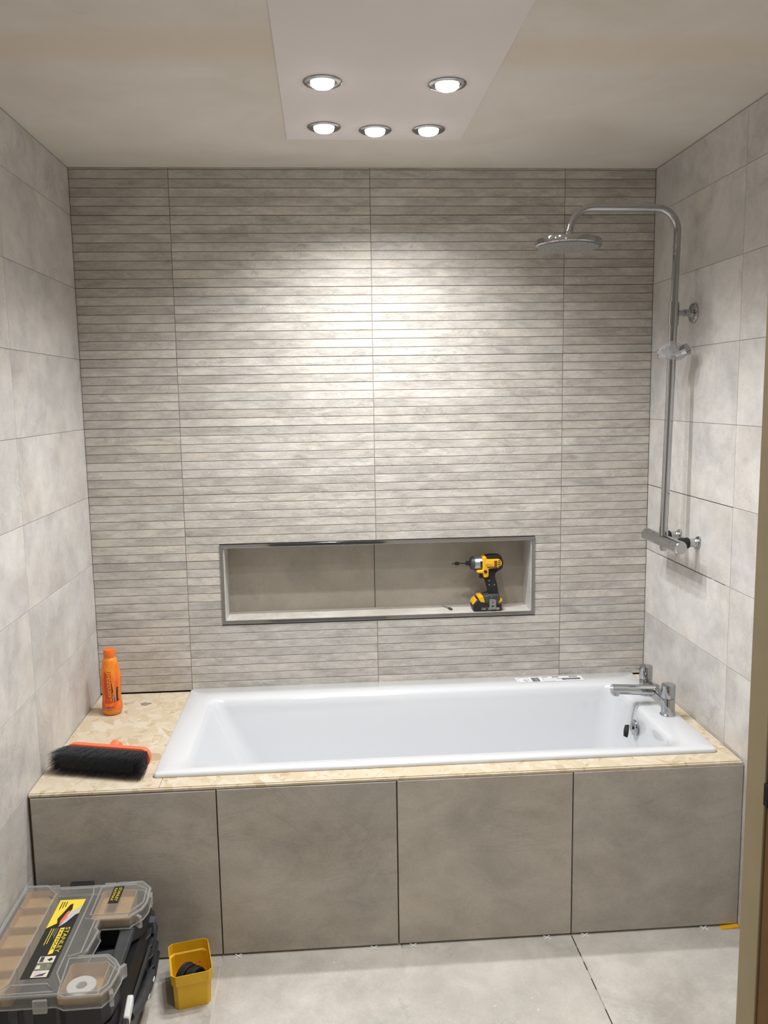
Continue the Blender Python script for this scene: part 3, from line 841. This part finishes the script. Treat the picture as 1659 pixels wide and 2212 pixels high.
# local x along the head, -y the way the bristles point, lying on its side
HL = 0.136
def stadium(hl, hh, n=8):
    pts = []
    for cx, a0 in ((hl - hh, -PI / 2), (-(hl - hh), PI / 2)):
        for k in range(n + 1):
            a = a0 + PI * k / n
            pts.append((cx + hh * math.cos(a), hh * math.sin(a)))
    return pts
TILT = math.radians(20)
def bl(a, b, c):     # a along head, b across its width (up when lying), c along bristles
    y = -c * math.cos(TILT) + b * math.sin(TILT) * 0.4; z = 0.030 + b * 0.98 - c * math.sin(TILT) * 0.32 + 0.012
    return (a, y, z)
MB().prism(stadium(HL, 0.027), -0.012, 0.006, bl).build('head_block', M_['orange'], bro, 35, bevel=0.003)
MB().prism(stadium(HL + 0.004, 0.030), 0.0062, 0.0105, bl).build('head_rim', M_['orange'], bro, 35, bevel=0.0015)
sk = MB()
sk.tube([bl(0.010, 0.004, -0.008), bl(0.010, 0.010, -0.028), bl(0.010, 0.013, -0.038)], [0.0200, 0.0192, 0.0186], 20).build('handle_socket', M_['orange'], bro)
bri = MB()
core = [(a * 0.92, b * 0.72) for a, b in stadium(HL, 0.026)]
bri.loft([[Vector(bl(a, b, 0.011)) for a, b in core], [Vector(bl(a * 1.0 - 0.005, b * 0.9, 0.04)) for a, b in core], [Vector(bl(a * 0.97 - 0.009, b * 0.85 - 0.001, 0.060)) for a, b in core]])
rnd = random.Random(3)
for k in range(9500):
    a = rnd.uniform(-1, 1) * HL * 0.97; b = rnd.uniform(-1, 1) * 0.024
    sp_ = 0.10 * (a / HL) + rnd.gauss(0, 0.07); spb = 0.10 * (b / 0.024) + rnd.gauss(0, 0.05)
    ln = rnd.uniform(0.069, 0.081)
    edge = abs(a) / HL
    if edge > 0.86: sp_ += -rnd.uniform(0, 0.22) if a < 0 else rnd.uniform(0, 0.16)
    p0 = Vector(bl(a, b, 0.010)); p1 = Vector(bl(a + sp_ * ln - 0.13 * ln, b + spb * ln, ln))
    p1.z = max(p1.z, 0.0006); 
    w = 0.00075
    bri.add([p0 + Vector((w, 0, 0)), p0 + Vector((-w, 0, 0)), p0 + Vector((0, 0, w)), p1], [(0, 1, 3), (1, 2, 3), (2, 0, 3)])
bo = bri.build('bristles', plain('black bristle', S(40, 40, 42), 0.6, noise=0.3, nscale=200), bro, 0); bo['kind'] = 'stuff'

# ------------------------------------------------------------------ impact driver in the niche
K = 0.0001546
drl = empty('impact_driver', (1.1225, 0.038, IZ0 + 0.0002))
tag(drl, 'yellow and black cordless impact driver standing in the niche', 'power drill')
def zp(pts): return [((a - 1000) * K, (1580 - b) * K) for a, b in pts]
def slab(name, pts, hy, mat, bev=0.004, parent=None, y0=0.0, seg=3):
    return MB().prism(zp(pts), y0 - hy, y0 + hy, lambda a, b, c: (a, c, b)).build(name, mat, parent or drl, 40, bevel=bev, seg=seg)
bat = slab('battery', [(640, 1400), (700, 1330), (760, 1270), (830, 1330), (1290, 1390), (1335, 1360), (1350, 1440), (1350, 1530), (1320, 1576), (700, 1578), (645, 1550), (632, 1480)], 0.034, M_['black'], 0.004)
slab('battery_shoulder', [(622, 1400), (650, 1330), (720, 1262), (742, 1290), (690, 1360), (640, 1412)], 0.030, M_['yellow'], 0.003, bat)
slab('foot_stripe', [(762, 1230), (790, 1200), (885, 1185), (910, 1270), (950, 1388), (840, 1396), (790, 1320)], 0.0325, M_['yellow'], 0.004)
slab('foot', [(890, 1200), (1040, 1160), (1270, 1160), (1310, 1220), (1310, 1280), (1230, 1395), (955, 1390), (915, 1270)], 0.0330, M_['charcoal'], 0.004)
slab('foot_stripe', [(1312, 1280), (1345, 1268), (1368, 1310), (1350, 1360), (1240, 1396), (1270, 1340)], 0.0305, M_['yellow'], 0.003)
slab('handle', [(905, 770), (1025, 735), (1030, 510), (1330, 505), (1350, 540), (1300, 580), (1220, 640), (1200, 720), (1215, 800), (1255, 930), (1275, 1080), (1295, 1190), (1040, 1190), (1035, 1080), (1000, 970), (975, 860), (955, 810)], 0.0165, M_['rubber'], 0.006)
for (a, b) in ((1050, 830), (1050, 935), (1180, 935), (1085, 1215)):
    u, v = zp([(a, b)])[0]
    MB().cyl((u, -0.0158 if b < 1200 else -0.0325, v), (u, -0.0172 if b < 1200 else -0.0338, v), 0.0028, n=12).build('screw', M_['steel'], drl)
hs = slab('motor_housing', [(870, 215), (965, 205), (985, 285), (1290, 285), (1345, 330), (1368, 395), (1340, 460), (1280, 500), (1030, 520), (1030, 690), (1010, 735), (905, 745), (900, 640), (860, 630), (760, 628), (720, 575), (760, 555), (880, 550)], 0.0285, M_['yellow'], 0.007)
slab('top_grip', [(968, 205), (1100, 190), (1250, 190), (1350, 215), (1372, 290), (1290, 290), (985, 288)], 0.020, M_['rubber'], 0.004)
slab('back_bumper', [(1290, 285), (1372, 288), (1388, 380), (1375, 500), (1320, 560), (1060, 530), (1060, 512), (1280, 502), (1340, 462), (1368, 395), (1345, 330)], 0.027, M_['rubber'], 0.003)
for i in range(6):
    slab('vent', [(1165, 322 + i * 30), (1232, 322 + i * 30), (1232, 338 + i * 30), (1165, 338 + i * 30)], 0.0008, M_['black'], 0, hs, -0.0287)
for i, dx in enumerate((0, 12, 12, 0)):
    slab('vent', [(1262 - dx, 315 + i * 47), (1325 + dx - 15, 310 + i * 47), (1325 + dx - 15, 326 + i * 47), (1262 - dx, 333 + i * 47)], 0.0008, M_['black'], 0, hs, -0.0287)
slab('name_plate', [(940, 320), (1155, 320), (1155, 452), (940, 452)], 0.0008, plain('pale yellow plate', S(246, 190, 52), 0.4), 0, hs, -0.0286)
u0, v0 = zp([(948, 436)])[0]
lettering('brand_lettering', 'DEWALT', M_['black_print'], hs, 190 * K, 40 * K, lambda u, v: (u0 + u, -0.0296, v0 + v))
slab('side_badge', [(985, 462), (1190, 470), (1190, 488), (985, 492)], 0.0008, M_['red_print'], 0, hs, -0.0287)
u_, v_ = zp([(945, 585)])[0]
MB().cyl((u_, -0.027, v_), (u_, -0.031, v_), 0.0062, n=18).build('direction_button', M_['black'], hs)
slab('trigger', [(775, 630), (895, 632), (900, 700), (890, 772), (820, 770), (828, 700), (800, 650)], 0.0095, M_['black'], 0.003)
zx, zz = zp([(690, 400)])[0]
def zr(x): return (x - 690) * K
MB().lathe([(0.0005, zr(598)), (0.0200, zr(598)), (0.0245, zr(625)), (0.0262, zr(680)), (0.0262, zr(690))], (zx, 0, zz), (1, 0, 0), 32).build('nose_bumper', M_['charcoal'], drl)
MB().lathe([(0.0225, zr(690)), (0.0235, zr(700)), (0.0252, zr(880))], (zx, 0, zz), (1, 0, 0), 32).build('gear_case', plain('silver gear case', S(176, 180, 188), 0.32, 0.7), drl)
slab('gear_window', [(822, 330), (872, 325), (874, 490), (830, 492)], 0.0012, M_['black'], 0.0005, None, -0.0250)
slab('nose_chin', [(610, 470), (720, 520), (770, 590), (725, 605), (690, 575), (650, 540)], 0.012, M_['charcoal'], 0.004)
MB().lathe([(0.0005, zr(486)), (0.0070, zr(486)), (0.0086, zr(492)), (0.0086, zr(540)), (0.0075, zr(548)), (0.0092, zr(560)), (0.0092, zr(600))], (zx, 0, zz), (1, 0, 0), 24).build('chuck', M_['black'], drl)
bit = MB().lathe([(0.0005, zr(300)), (0.0032, zr(300)), (0.0032, zr(490))], (zx, 0, zz), (1, 0, 0), 6).build('bit_shank', M_['charcoal'], drl)
MB().lathe([(0.0062, zr(222)), (0.0068, zr(228)), (0.0068, zr(312)), (0.0062, zr(318))], (zx, 0, zz), (1, 0, 0), 20).build('bit_holder', M_['rubber'], drl)
MB().lathe([(0.0005, zr(134)), (0.0022, zr(140)), (0.0026, zr(178)), (0.0034, zr(184)), (0.0034, zr(222))], (zx, 0, zz), (1, 0, 0), 12).build('bit_tip', M_['charcoal'], drl)
hk = slab('belt_hook', [(1035, 1275), (1060, 1262), (1170, 1268), (1205, 1300), (1200, 1512), (1060, 1512), (1032, 1480)], 0.0010, M_['steel'], 0.0006, None, -0.0362)
slab('hook_slot', [(1078, 1430), (1155, 1430), (1140, 1462), (1095, 1462)], 0.0006, M_['black'], 0, hk, -0.0371)
slab('hook_hole', [(1105, 1338), (1130, 1338), (1130, 1365), (1105, 1365)], 0.0006, M_['black'], 0, hk, -0.0371)
slab('rating_frame', [(842, 1482), (1280, 1482), (1292, 1510), (1280, 1540), (842, 1540)], 0.0006, M_['grey_print'], 0, bat, -0.0341)
slab('rating_plate', [(850, 1490), (1010, 1490), (1010, 1533), (850, 1533)], 0.0006, M_['black_print'], 0, bat, -0.0346)
u1, v1 = zp([(868, 1528)])[0]
lettering('rating_lettering', '18V', M_['white_print'], bat, 75 * K, 28 * K, lambda u, v: (u1 + u, -0.0355, v1 + v))

# the loose screw beside it
scw = empty('screw', (0.9755, 0.073, IZ0 + 0.0035))
tag(scw, 'single dark screw lying loose on the niche floor', 'screw')
d = Vector((0.0306, -0.0775, 0)).normalized()
MB().tube([-d * 0.042, -d * 0.036, -d * 0.0, d * 0.012], [0.0003, 0.0014, 0.0017, 0.0018], 10).build('shank', M_['steel'], scw)
MB().lathe([(0.0020, 0.010), (0.0042, 0.016), (0.0046, 0.030), (0.0040, 0.036), (0.0005, 0.036)], (0, 0, 0.0012), d, 14).build('head', M_['charcoal'], scw)

# ------------------------------------------------------------------ tile spacers and crumbs on the floor
sp0 = MB()
Rm = Matrix.Rotation(PI / 4, 4, 'Z')
sp0.box(-0.0135, 0.0135, -0.0016, 0.0016, 0, 0.0030, Rm)
sp0.box(-0.0016, 0.0016, -0.0135, -0.0017, 0, 0.0030, Rm)
sp0.box(-0.0016, 0.0016, 0.0017, 0.0135, 0, 0.0030, Rm)
spm = sp0.mesh('spacer', 0); spm.materials.append(M_['white'])
SPX = [(0.2295, 'left of the first panel joint'), (0.6257, 'left of the middle panel joint'), (0.7417, 'right of the middle panel joint'),
       (1.1428, 'left of the last panel joint'), (1.2586, 'right of the last panel joint'), (1.6252, 'near the right wall')]
SPX[0] = (0.2295, 'right of the yellow bin')
for x, w in SPX:
    o = instance('tile_spacer', spm, (x, -0.8165, 0.0002), (0, 0, 0))
    tag(o, 'white plastic tile spacer poking out under the panel, ' + w, 'tile spacer', 'tile spacers under the bath panel')
wdg = MB().add([(0, 0, 0), (0.055, 0, 0), (0.055, 0.02, 0), (0, 0.02, 0), (0, 0, 0.0008), (0.055, 0, 0.0052), (0.055, 0.02, 0.0052), (0, 0.02, 0.0008)],
               [(0, 3, 2, 1), (4, 5, 6, 7), (0, 1, 5, 4), (1, 2, 6, 5), (2, 3, 7, 6), (3, 0, 4, 7)])
o = wdg.build('plastic_wedge', M_['yellow'], None, 0); o.location = (1.675, -0.826, 0.0002)
tag(o, 'yellow plastic wedge under the right end of the panel', 'wedge')
CR = [((0.5078, -0.8701), 0.0032, 'beside the yellow bin side of the panel'), ((1.0367, -1.0654), 0.0030, 'nearest the open floor joint'), ((0.9307, -1.0856), 0.0034, 'left of the pair near the open joint'),
      ((1.0419, -1.1096), 0.0036, 'closest to the camera'), ((0.6194, -1.0623), 0.0022, 'in the middle of the centre floor tile')]
CR[0] = (CR[0][0], CR[0][1], 'close to the panel right of the yellow bin')
for (x, y), r, w in CR:
    mb = MB(); rg = []
    for i in range(4):
        th = PI / 2 * i / 3.3
        rg.append([Vector((r * math.cos(th) * math.cos(a) * rnd.uniform(0.8, 1.15), r * math.cos(th) * math.sin(a) * rnd.uniform(0.8, 1.15), r * 0.55 * math.sin(th))) for a in [2 * PI * k / 7 for k in range(7)]])
    o = mb.loft(rg).build('plaster_crumb', M_['white'], None, 0); o.location = (x, y, 0.0001)
    tag(o, 'tiny white plaster crumb on the floor, ' + w, 'crumb', 'plaster crumbs on the floor')

# ------------------------------------------------------------------ yellow bin with a coil of wire
yb = empty('storage_bin', (0.1155, -0.9500, 0.0004), math.radians(13))
tag(yb, 'small open yellow plastic bin on the floor', 'bin')
def oct_(hx, hy, c, z): return [Vector(p) for p in ((hx - c, -hy, z), (hx, -hy + c, z), (hx, hy - c, z), (hx - c, hy, z), (-hx + c, hy, z), (-hx, hy - c, z), (-hx, -hy + c, z), (-hx + c, -hy, z))]
bw = MB()
outer = [oct_(0.0470, 0.0660, 0.010, 0), oct_(0.0500, 0.0690, 0.011, 0.068), oct_(0.0535, 0.0725, 0.011, 0.0715), oct_(0.0545, 0.0735, 0.011, 0.100)]
inner = [oct_(0.0528, 0.0718, 0.0105, 0.100), oct_(0.0518, 0.0708, 0.0105, 0.0725), oct_(0.0483, 0.0673, 0.0105, 0.0690), oct_(0.0455, 0.0645, 0.0095, 0.0030)]
bw.loft(outer + inner).build('bin_body', M_['bin_yellow'], yb, 0)
cw = empty('wire_coil', (0.1182, -0.9617, 0.0040), math.radians(-38))
cw.scale = (0.93, 0.93, 0.98)
tag(cw, 'coil of dark wire standing inside the yellow bin', 'wire coil')
def torus(mb, c, R, r, ax=0.0, tilt=0.0, n=26, m=7):
    pts = []
    for k in range(n):
        a = 2 * PI * k / n
        p = Vector((0, R * math.cos(a), R * math.sin(a)))
        p = Matrix.Rotation(tilt, 3, 'Z') @ p
        pts.append(p + Vector(c))
    rings = []
    for k in range(n):
        dd = (pts[(k + 1) % n] - pts[k - 1]).normalized(); ra = (pts[k] - Vector(c)).normalized(); b_ = dd.cross(ra)
        rings.append([pts[k] + ra * r * math.cos(2 * PI * j / m) + b_ * r * math.sin(2 * PI * j / m) for j in range(m)])
    rings.append(rings[0])
    mb.loft(rings, False, False)
tape = MB()
for i in range(5): torus(tape, (-0.024 + i * 0.0048, -0.002, 0.0420), 0.0345 + 0.001 * math.sin(i * 2), 0.0034, tilt=0.06 * math.sin(i))
for i in range(4): torus(tape, (0.006 + i * 0.0052, 0.002, 0.0410), 0.0335 + 0.001 * math.cos(i * 2), 0.0034, tilt=-0.08 + 0.05 * i)
tape.build('wire_loops', M_['rubber'], cw)
hub = MB()
hub.lathe([(0.0005, -0.0245), (0.0320, -0.0245), (0.0320, -0.005), (0.0005, -0.005)], (0, -0.002, 0.0420), (1, 0, 0), 24)
hub.lathe([(0.0005, 0.006), (0.0310, 0.006), (0.0310, 0.0225), (0.0005, 0.0225)], (0, 0.002, 0.0410), (1, 0, 0), 24)
hub.build('wire_core', M_['black'], cw)
cc = MB()
for i in range(4): torus(cc, (-0.004 + i * 0.0030, 0.0, 0.0410), 0.0330 - 0.002 * (i % 2), 0.0014, tilt=0.1 * i - 0.1)
cc.build('copper_turns', M_['copper'], cw)
MB().tube([(0.008, 0.014, 0.072), (0.004, 0.022, 0.080), (0.002, 0.030, 0.079), (0.004, 0.036, 0.073)], 0.0014, 8).build('red_wire_end', M_['red'], cw)

# ------------------------------------------------------------------ organiser case on the toolbox
ZT = 0.290
OUT = [(-0.330, -0.876), (-0.271, -0.877), (-0.254, -0.890), (-0.098, -0.890), (-0.079, -0.882), (-0.013, -0.880), (0.016, -0.915), (0.020, -0.985), (0.012, -1.016), (-0.010, -1.042), (-0.014, -1.052),
       (-0.087, -1.052), (-0.087, -1.084), (-0.077, -1.096), (-0.085, -1.180), (-0.094, -1.191), (-0.030, -1.192), (-0.006, -1.216), (0.010, -1.243), (0.011, -1.262), (0.004, -1.310), (-0.013, -1.340), (-0.096, -1.342), (-0.116, -1.330), (-0.330, -1.330)]
org = empty('organiser_case', (-0.16, -1.11, 0.205))
tag(org, 'parts organiser case with a dusty clear lid on top of the toolbox', 'organiser')
def OL(x, y, z): return (x + 0.16, y + 1.11, z - 0.205)
fo = lambda a, b, c: OL(a, b, c)
# black tray: floor and walls
tr_o = offset_poly(OUT, 0.006); tr_i = offset_poly(OUT, 0.009)
n_ = len(OUT)
tr = MB().loft([[Vector(OL(a, b, 0.2052)) for a, b in offset_poly(OUT, 0.012)], [Vector(OL(a, b, 0.2150)) for a, b in tr_o], [Vector(OL(a, b, 0.2640)) for a, b in tr_o], [Vector(OL(a, b, 0.2640)) for a, b in tr_i], [Vector(OL(a, b, 0.2120)) for a, b in tr_i]])
tray = tr.build('tray', M_['black'], org, 0)
for x in (-0.300, -0.225, -0.190, -0.120, -0.060):
    MB().box(*[v + d for v, d in zip((x, x + 0.022), (0.16, 0.16))], -1.3385 + 1.11 + 0.012, -1.3265 + 1.11 + 0.004, 0.008, 0.052).build('rib', M_['charcoal'], tray, 0, bevel=0.002)
# lid: plate, skirt and raised ridges
lo_ = offset_poly(OUT, 0.0); li_ = offset_poly(OUT, 0.0022); lt = offset_poly(OUT, 0.003)
lid = MB().loft([[Vector(OL(a, b, 0.2600)) for a, b in li_], [Vector(OL(a, b, 0.2600)) for a, b in lo_], [Vector(OL(a, b, 0.2860)) for a, b in lo_], [Vector(OL(a, b, ZT)) for a, b in lt]], False, True).build('lid', M_['lid_clear'], org, 0)
def ridge(pts, r=0.0022, z=ZT + 0.0012):
    return MB().tube([OL(a, b, z) for a, b in pts], r, 6).build('ridge', M_['lid_edge'], lid, 30)
rim = offset_poly(OUT, 0.004)
MB().tube([OL(a, b, ZT - 0.001) for a, b in rim + rim[:1]], 0.0030, 6).build('rim_bead', M_['lid_edge'], lid, 30)
MB().tube([OL(a, b, 0.2615) for a, b in OUT + OUT[:1]], 0.0018, 6).build('skirt_bead', M_['lid_edge'], lid, 30)
ridge([(-0.322, -0.886), (-0.272, -0.886), (-0.236, -0.925), (-0.236, -1.285), (-0.262, -1.318), (-0.322, -1.318)])
ridge([(-0.228, -0.905), (-0.142, -0.905), (-0.108, -0.899), (-0.030, -0.892)])
ridge([(-0.142, -0.905), (-0.135, -0.935), (-0.135, -1.255), (-0.112, -1.300)])
ridge([(-0.120, -0.905), (-0.030, -0.900), (0.004, -0.925), (0.008, -0.985), (-0.020, -1.030), (-0.118, -1.032), (-0.120, -0.905)])
ridge([(-0.122, -1.204), (-0.036, -1.204), (-0.004, -1.240), (-0.008, -1.305), (-0.024, -1.326), (-0.112, -1.328), (-0.122, -1.204)])
ridge([(-0.228, -1.290), (-0.146, -1.290), (-0.124, -1.318), (-0.240, -1.320), (-0.228, -1.290)])
ridge([(-0.128, -1.046), (-0.100, -1.052), (-0.100, -1.185), (-0.128, -1.196)])
for (x, y, rz, w, dpt) in ((0.0165, -0.940, 0.05, 0.010, 0.024), (0.004, -1.032, 0.8, 0.010, 0.020), (0.0085, -1.232, -0.55, 0.010, 0.022), (0.003, -1.318, 0.35, 0.010, 0.022),
                           (-0.150, -1.334, 0, 0.032, 0.008), (-0.262, -1.334, 0, 0.032, 0.008), (-0.262, -0.872, 0, 0.040, 0.008), (-0.105, -0.874, 0, 0.030, 0.008)):
    Mx = Matrix.Translation(OL(x, y, 0)) @ Matrix.Rotation(rz, 4, 'Z')
    MB().box(-w / 2, w / 2, -dpt / 2, dpt / 2, 0.252, 0.284, Mx).build('clip', M_['lid_edge'], lid, 0, bevel=0.002)
hg = MB().box(-0.212 + 0.16, -0.150 + 0.16, -0.888 + 1.11, -0.868 + 1.11, 0.060, 0.0870).build('hinge', M_['black'], org, 0, bevel=0.002)
hd = MB().prism([(-0.046, -1.030), (-0.006, -1.024), (-0.004, -1.215), (-0.036, -1.212), (-0.034, -1.190), (-0.040, -1.060)], 0.236, 0.258, fo).build('handle', M_['charcoal'], org, 0, bevel=0.005)
MB().prism([(-0.100, -1.108), (-0.040, -1.098), (-0.036, -1.135), (-0.060, -1.165), (-0.100, -1.165)], 0.210, 0.240, fo).build('latch_block', M_['charcoal'], org, 0, bevel=0.005)
# insert card
card = MB().box(-0.2150 + 0.16, -0.1490 + 0.16, -1.2680 + 1.11, -0.9560 + 1.11, 0.0853, 0.0858).build('insert_card', M_['black_print'], org, 0)
def flat(name, mat, pts, z=0.0859, h=0.0003, parent=None):
    return MB().prism([(a + 0.16, b + 1.11) for a, b in pts], z, z + h, lambda a, b, c: (a, b, c)).build(name, mat, parent or card, 0)
flat('yellow_field', M_['print_yellow'], [(-0.2150, -0.9560), (-0.1490, -0.9560), (-0.1500, -1.018), (-0.2150, -1.078)])
flat('case_picture', M_['black_print'], [(-0.183, -0.980), (-0.176, -0.975), (-0.172, -1.000), (-0.180, -1.045), (-0.192, -1.066), (-0.198, -1.040), (-0.190, -1.010)], 0.0863)
flat('case_picture', M_['orange'], [(-0.181, -1.012), (-0.175, -1.005), (-0.176, -1.040), (-0.186, -1.068), (-0.188, -1.050)], 0.0867)
flat('case_picture', M_['lavender_print'], [(-0.150, -0.984), (-0.153, -1.016), (-0.172, -1.058), (-0.186, -1.076), (-0.178, -1.045), (-0.170, -1.012)], 0.0867)
def down_text(name, s_, mat, x, y, w, h, z=0.0868, parent=None):
    # reads towards the camera, letter tops to the right
    return lettering(name, s_, mat, parent or card, w, h, lambda u, v: (x + v + 0.16, y - u + 1.11, z))
down_text('brand_lettering', 'STANLEY', M_['print_yellow'], -0.1645, -1.078, 0.100, 0.0105)
flat('yellow_bar', M_['print_yellow'], [(-0.1785, -1.080), (-0.1680, -1.078), (-0.1680, -1.180), (-0.1785, -1.184)], 0.0860)
down_text('range_lettering', 'FATMAX', M_['black_print'], -0.1765, -1.086, 0.082, 0.0068)
for i, (w, x) in enumerate(((0.040, -0.185), (0.030, -0.190), (0.062, -0.195), (0.066, -0.2005))):
    flat('fine_print', M_['print_yellow'] if i > 1 else M_['grey_print'], [(x, -1.080), (x + 0.0016, -1.080), (x + 0.0016, -1.080 - w), (x, -1.080 - w)], 0.0860)
for i in range(3):
    flat('fine_print', M_['black_print'], [(-0.207 + 0.006 * i, -0.965), (-0.2048 + 0.006 * i, -0.965), (-0.2048 + 0.006 * i, -1.000 + 0.006 * i), (-0.207 + 0.006 * i, -1.000 + 0.006 * i)], 0.0863)
def thumb(y0, y1, mat): return flat('thumbnail', mat, [(-0.1930, y0), (-0.1560, y0), (-0.1560, y1), (-0.1930, y1)], 0.0860)
thumb(-1.190, -1.214, M_['white_print']); thumb(-1.2155, -1.240, M_['green_print']); thumb(-1.2415, -1.2655, M_['white_print'])
flat('thumbnail_picture', M_['navy_print'], [(-0.190, -1.192), (-0.181, -1.192), (-0.181, -1.211), (-0.190, -1.211)], 0.0864)
flat('thumbnail_picture', M_['black_print'], [(-0.164, -1.196), (-0.160, -1.203), (-0.166, -1.209), (-0.173, -1.203)], 0.0864)
flat('thumbnail_picture', M_['white_print'], [(-0.190, -1.224), (-0.183, -1.222), (-0.181, -1.236), (-0.191, -1.237)], 0.0864)
flat('thumbnail_picture', M_['pink_print'], [(-0.190, -1.244), (-0.174, -1.244), (-0.172, -1.254), (-0.188, -1.258)], 0.0864)
flat('thumbnail_picture', M_['navy_print'], [(-0.160, -1.250), (-0.176, -1.256), (-0.186, -1.263), (-0.166, -1.261)], 0.0864)
# small badge on the lid of the far right compartment
bdg = MB().box(-0.0860 + 0.16, -0.0590 + 0.16, -0.982 + 1.11, -0.902 + 1.11, 0.0853, 0.0862).build('badge', M_['black_print'], org, 0)
down_text('brand_lettering', 'STANLEY', M_['print_yellow'], -0.0715, -0.911, 0.062, 0.0080, 0.0865, bdg)
down_text('range_lettering', 'FATMAX', M_['print_yellow'], -0.0825, -0.913, 0.058, 0.0070, 0.0865, bdg)

# cups inside the organiser
def cup(x0, x1, y0, y1, lab, fz=0.262):
    r = empty('storage_cup', (0.5 * (x0 + x1), 0.5 * (y0 + y1), 0.2125))
    hx, hy = (x1 - x0) / 2, (y1 - y0) / 2
    c = 0.006; zt = 0.0670
    MB().loft([oct_(hx - 0.004, hy - 0.004, c, 0), oct_(hx, hy, c, zt), oct_(hx - 0.0018, hy - 0.0018, c, zt), oct_(hx - 0.003, hy - 0.003, c, fz - 0.2125)]).build('cup_body', M_['cup_tan'], r, 0)
    return tag(r, lab, 'storage cup', 'tan cups inside the organiser case')
ys = [-0.888, -0.966, -1.050, -1.134, -1.218, -1.322]
nm = ['farthest of the left column in the organiser', 'second from the far end of the left column in the organiser', 'middle of the left column in the organiser', 'fourth from the far end of the left column in the organiser', 'nearest of the left column in the organiser']
for i in range(5):
    cup(-0.3195, -0.2395, ys[i + 1] + 0.002, ys[i], 'tan plastic storage cup, ' + nm[i])
cup(-0.116, -0.024, -1.036, -0.904, 'tan plastic storage cup beneath the small black badge')
cup(-0.116, -0.024, -1.328, -1.206, 'tan plastic storage cup holding the white roll', 0.245)
rl = empty('tape_roll', (-0.0740, -1.2780, 0.2455))
tag(rl, 'white roll of tape in the nearest right storage cup', 'tape roll')
MB().lathe([(0.0120, 0), (0.0325, 0), (0.0335, 0.003), (0.0335, 0.027), (0.0320, 0.029), (0.0130, 0.029), (0.0120, 0.027), (0.0120, 0.0)], n=32).build('tape', M_['white'], rl)
MB().lathe([(0.0005, 0.0005), (0.0118, 0.0005), (0.0118, 0.025), (0.0005, 0.025)], n=20).build('core', M_['grey_print'], rl)

# ------------------------------------------------------------------ black toolbox under the organiser
tb = empty('toolbox', (-0.16, -1.10, 0.0))
tag(tb, 'black plastic toolbox on the floor beneath the organiser case', 'toolbox')
def TL(x, y, z): return Vector((x + 0.16, y + 1.10, z))
def plan(x0, x1, y0, y1, c, z): return [TL(*p) for p in ((x1 - c, y0, z), (x1, y0 + c, z), (x1, y1 - c, z), (x1 - c, y1, z), (x0 + c, y1, z), (x0, y1 - c, z), (x0, y0 + c, z), (x0 + c, y0, z))]
MB().loft([plan(-0.325, -0.004, -1.330, -0.836, 0.030, 0.001), plan(-0.330, 0.004, -1.336, -0.834, 0.028, 0.050), plan(-0.332, 0.010, -1.338, -0.838, 0.026, 0.120), plan(-0.330, 0.006, -1.336, -0.850, 0.024, 0.188), plan(-0.324, -0.002, -1.330, -0.860, 0.024, 0.2035)]).build('box_body', M_['black'], tb, 40)
MB().loft([plan(-0.3315, 0.0115, -1.339, -0.8368, 0.026, 0.128), plan(-0.3325, 0.0150, -1.342, -0.8362, 0.026, 0.134), plan(-0.3322, 0.0145, -1.341, -0.838, 0.026, 0.146), plan(-0.331, 0.0105, -1.338, -0.840, 0.026, 0.152)], False, False).build('box_rim', M_['charcoal'], tb, 40)
for i in range(5):
    z = 0.060 + i * 0.030
    MB().prism([(0.000, -0.872), (0.022 - 0.002 * i, -0.885), (0.024 - 0.002 * i, -0.960), (0.002, -0.985)], z, z + 0.008, lambda a, b, c: TL(a, b, c + (b + 0.93) * 0.25)).build('fin', M_['black'], tb, 0, bevel=0.0015)
MB().prism([(0.004, -0.905), (0.020, -0.908), (0.021, -0.935), (0.004, -0.935)], 0.165, 0.200, lambda a, b, c: TL(a, b, c)).build('latch', plain('blue grey latch', S(78, 84, 94), 0.5), tb, 0, bevel=0.002)
gp = MB().tube([TL(0.014, -0.985, 0.085), TL(0.024, -1.010, 0.100), TL(0.027, -1.080, 0.112), TL(0.025, -1.170, 0.128), TL(0.013, -1.205, 0.132)], [0.011, 0.013, 0.0135, 0.013, 0.011], 14).build('side_grip', M_['charcoal'], tb)
for t_ in (-1.050, -1.115):
    MB().box(0.0372 + 0.16, 0.0400 + 0.16, t_ - 0.009 + 1.10, t_ + 0.009 + 1.10, 0.110, 0.116).build('grip_mark', M_['white'], gp, 0, bevel=0.001)

# white handled tool hooked over the near corner of the toolbox
kn = empty('putty_knife', (0.0240, -1.2520, 0.160), 0)
tag(kn, 'white handled putty knife hooked on the side of the toolbox', 'putty knife')
def KP(a, b, c): return (c, -0.005 - a * 0.90, 0.030 - a * 0.36 + b)
MB().prism([(-0.028, -0.008), (-0.022, -0.013), (0.030, -0.012), (0.034, 0.0), (0.030, 0.012), (-0.022, 0.013), (-0.028, 0.008), (-0.031, 0)], -0.007, 0.007, KP).build('knife_handle', M_['white'], kn, 40, bevel=0.004)
MB().prism([(0.0345, -0.014), (0.060, -0.014), (0.060, 0.014), (0.0345, 0.014)], -0.008, 0.008, KP).build('collar', M_['black'], kn, 40, bevel=0.003)
MB().prism([(0.0605, -0.010), (0.100, -0.022), (0.100, 0.022), (0.0605, 0.010)], -0.0008, 0.0008, KP).build('blade', M_['steel'], kn, 0)
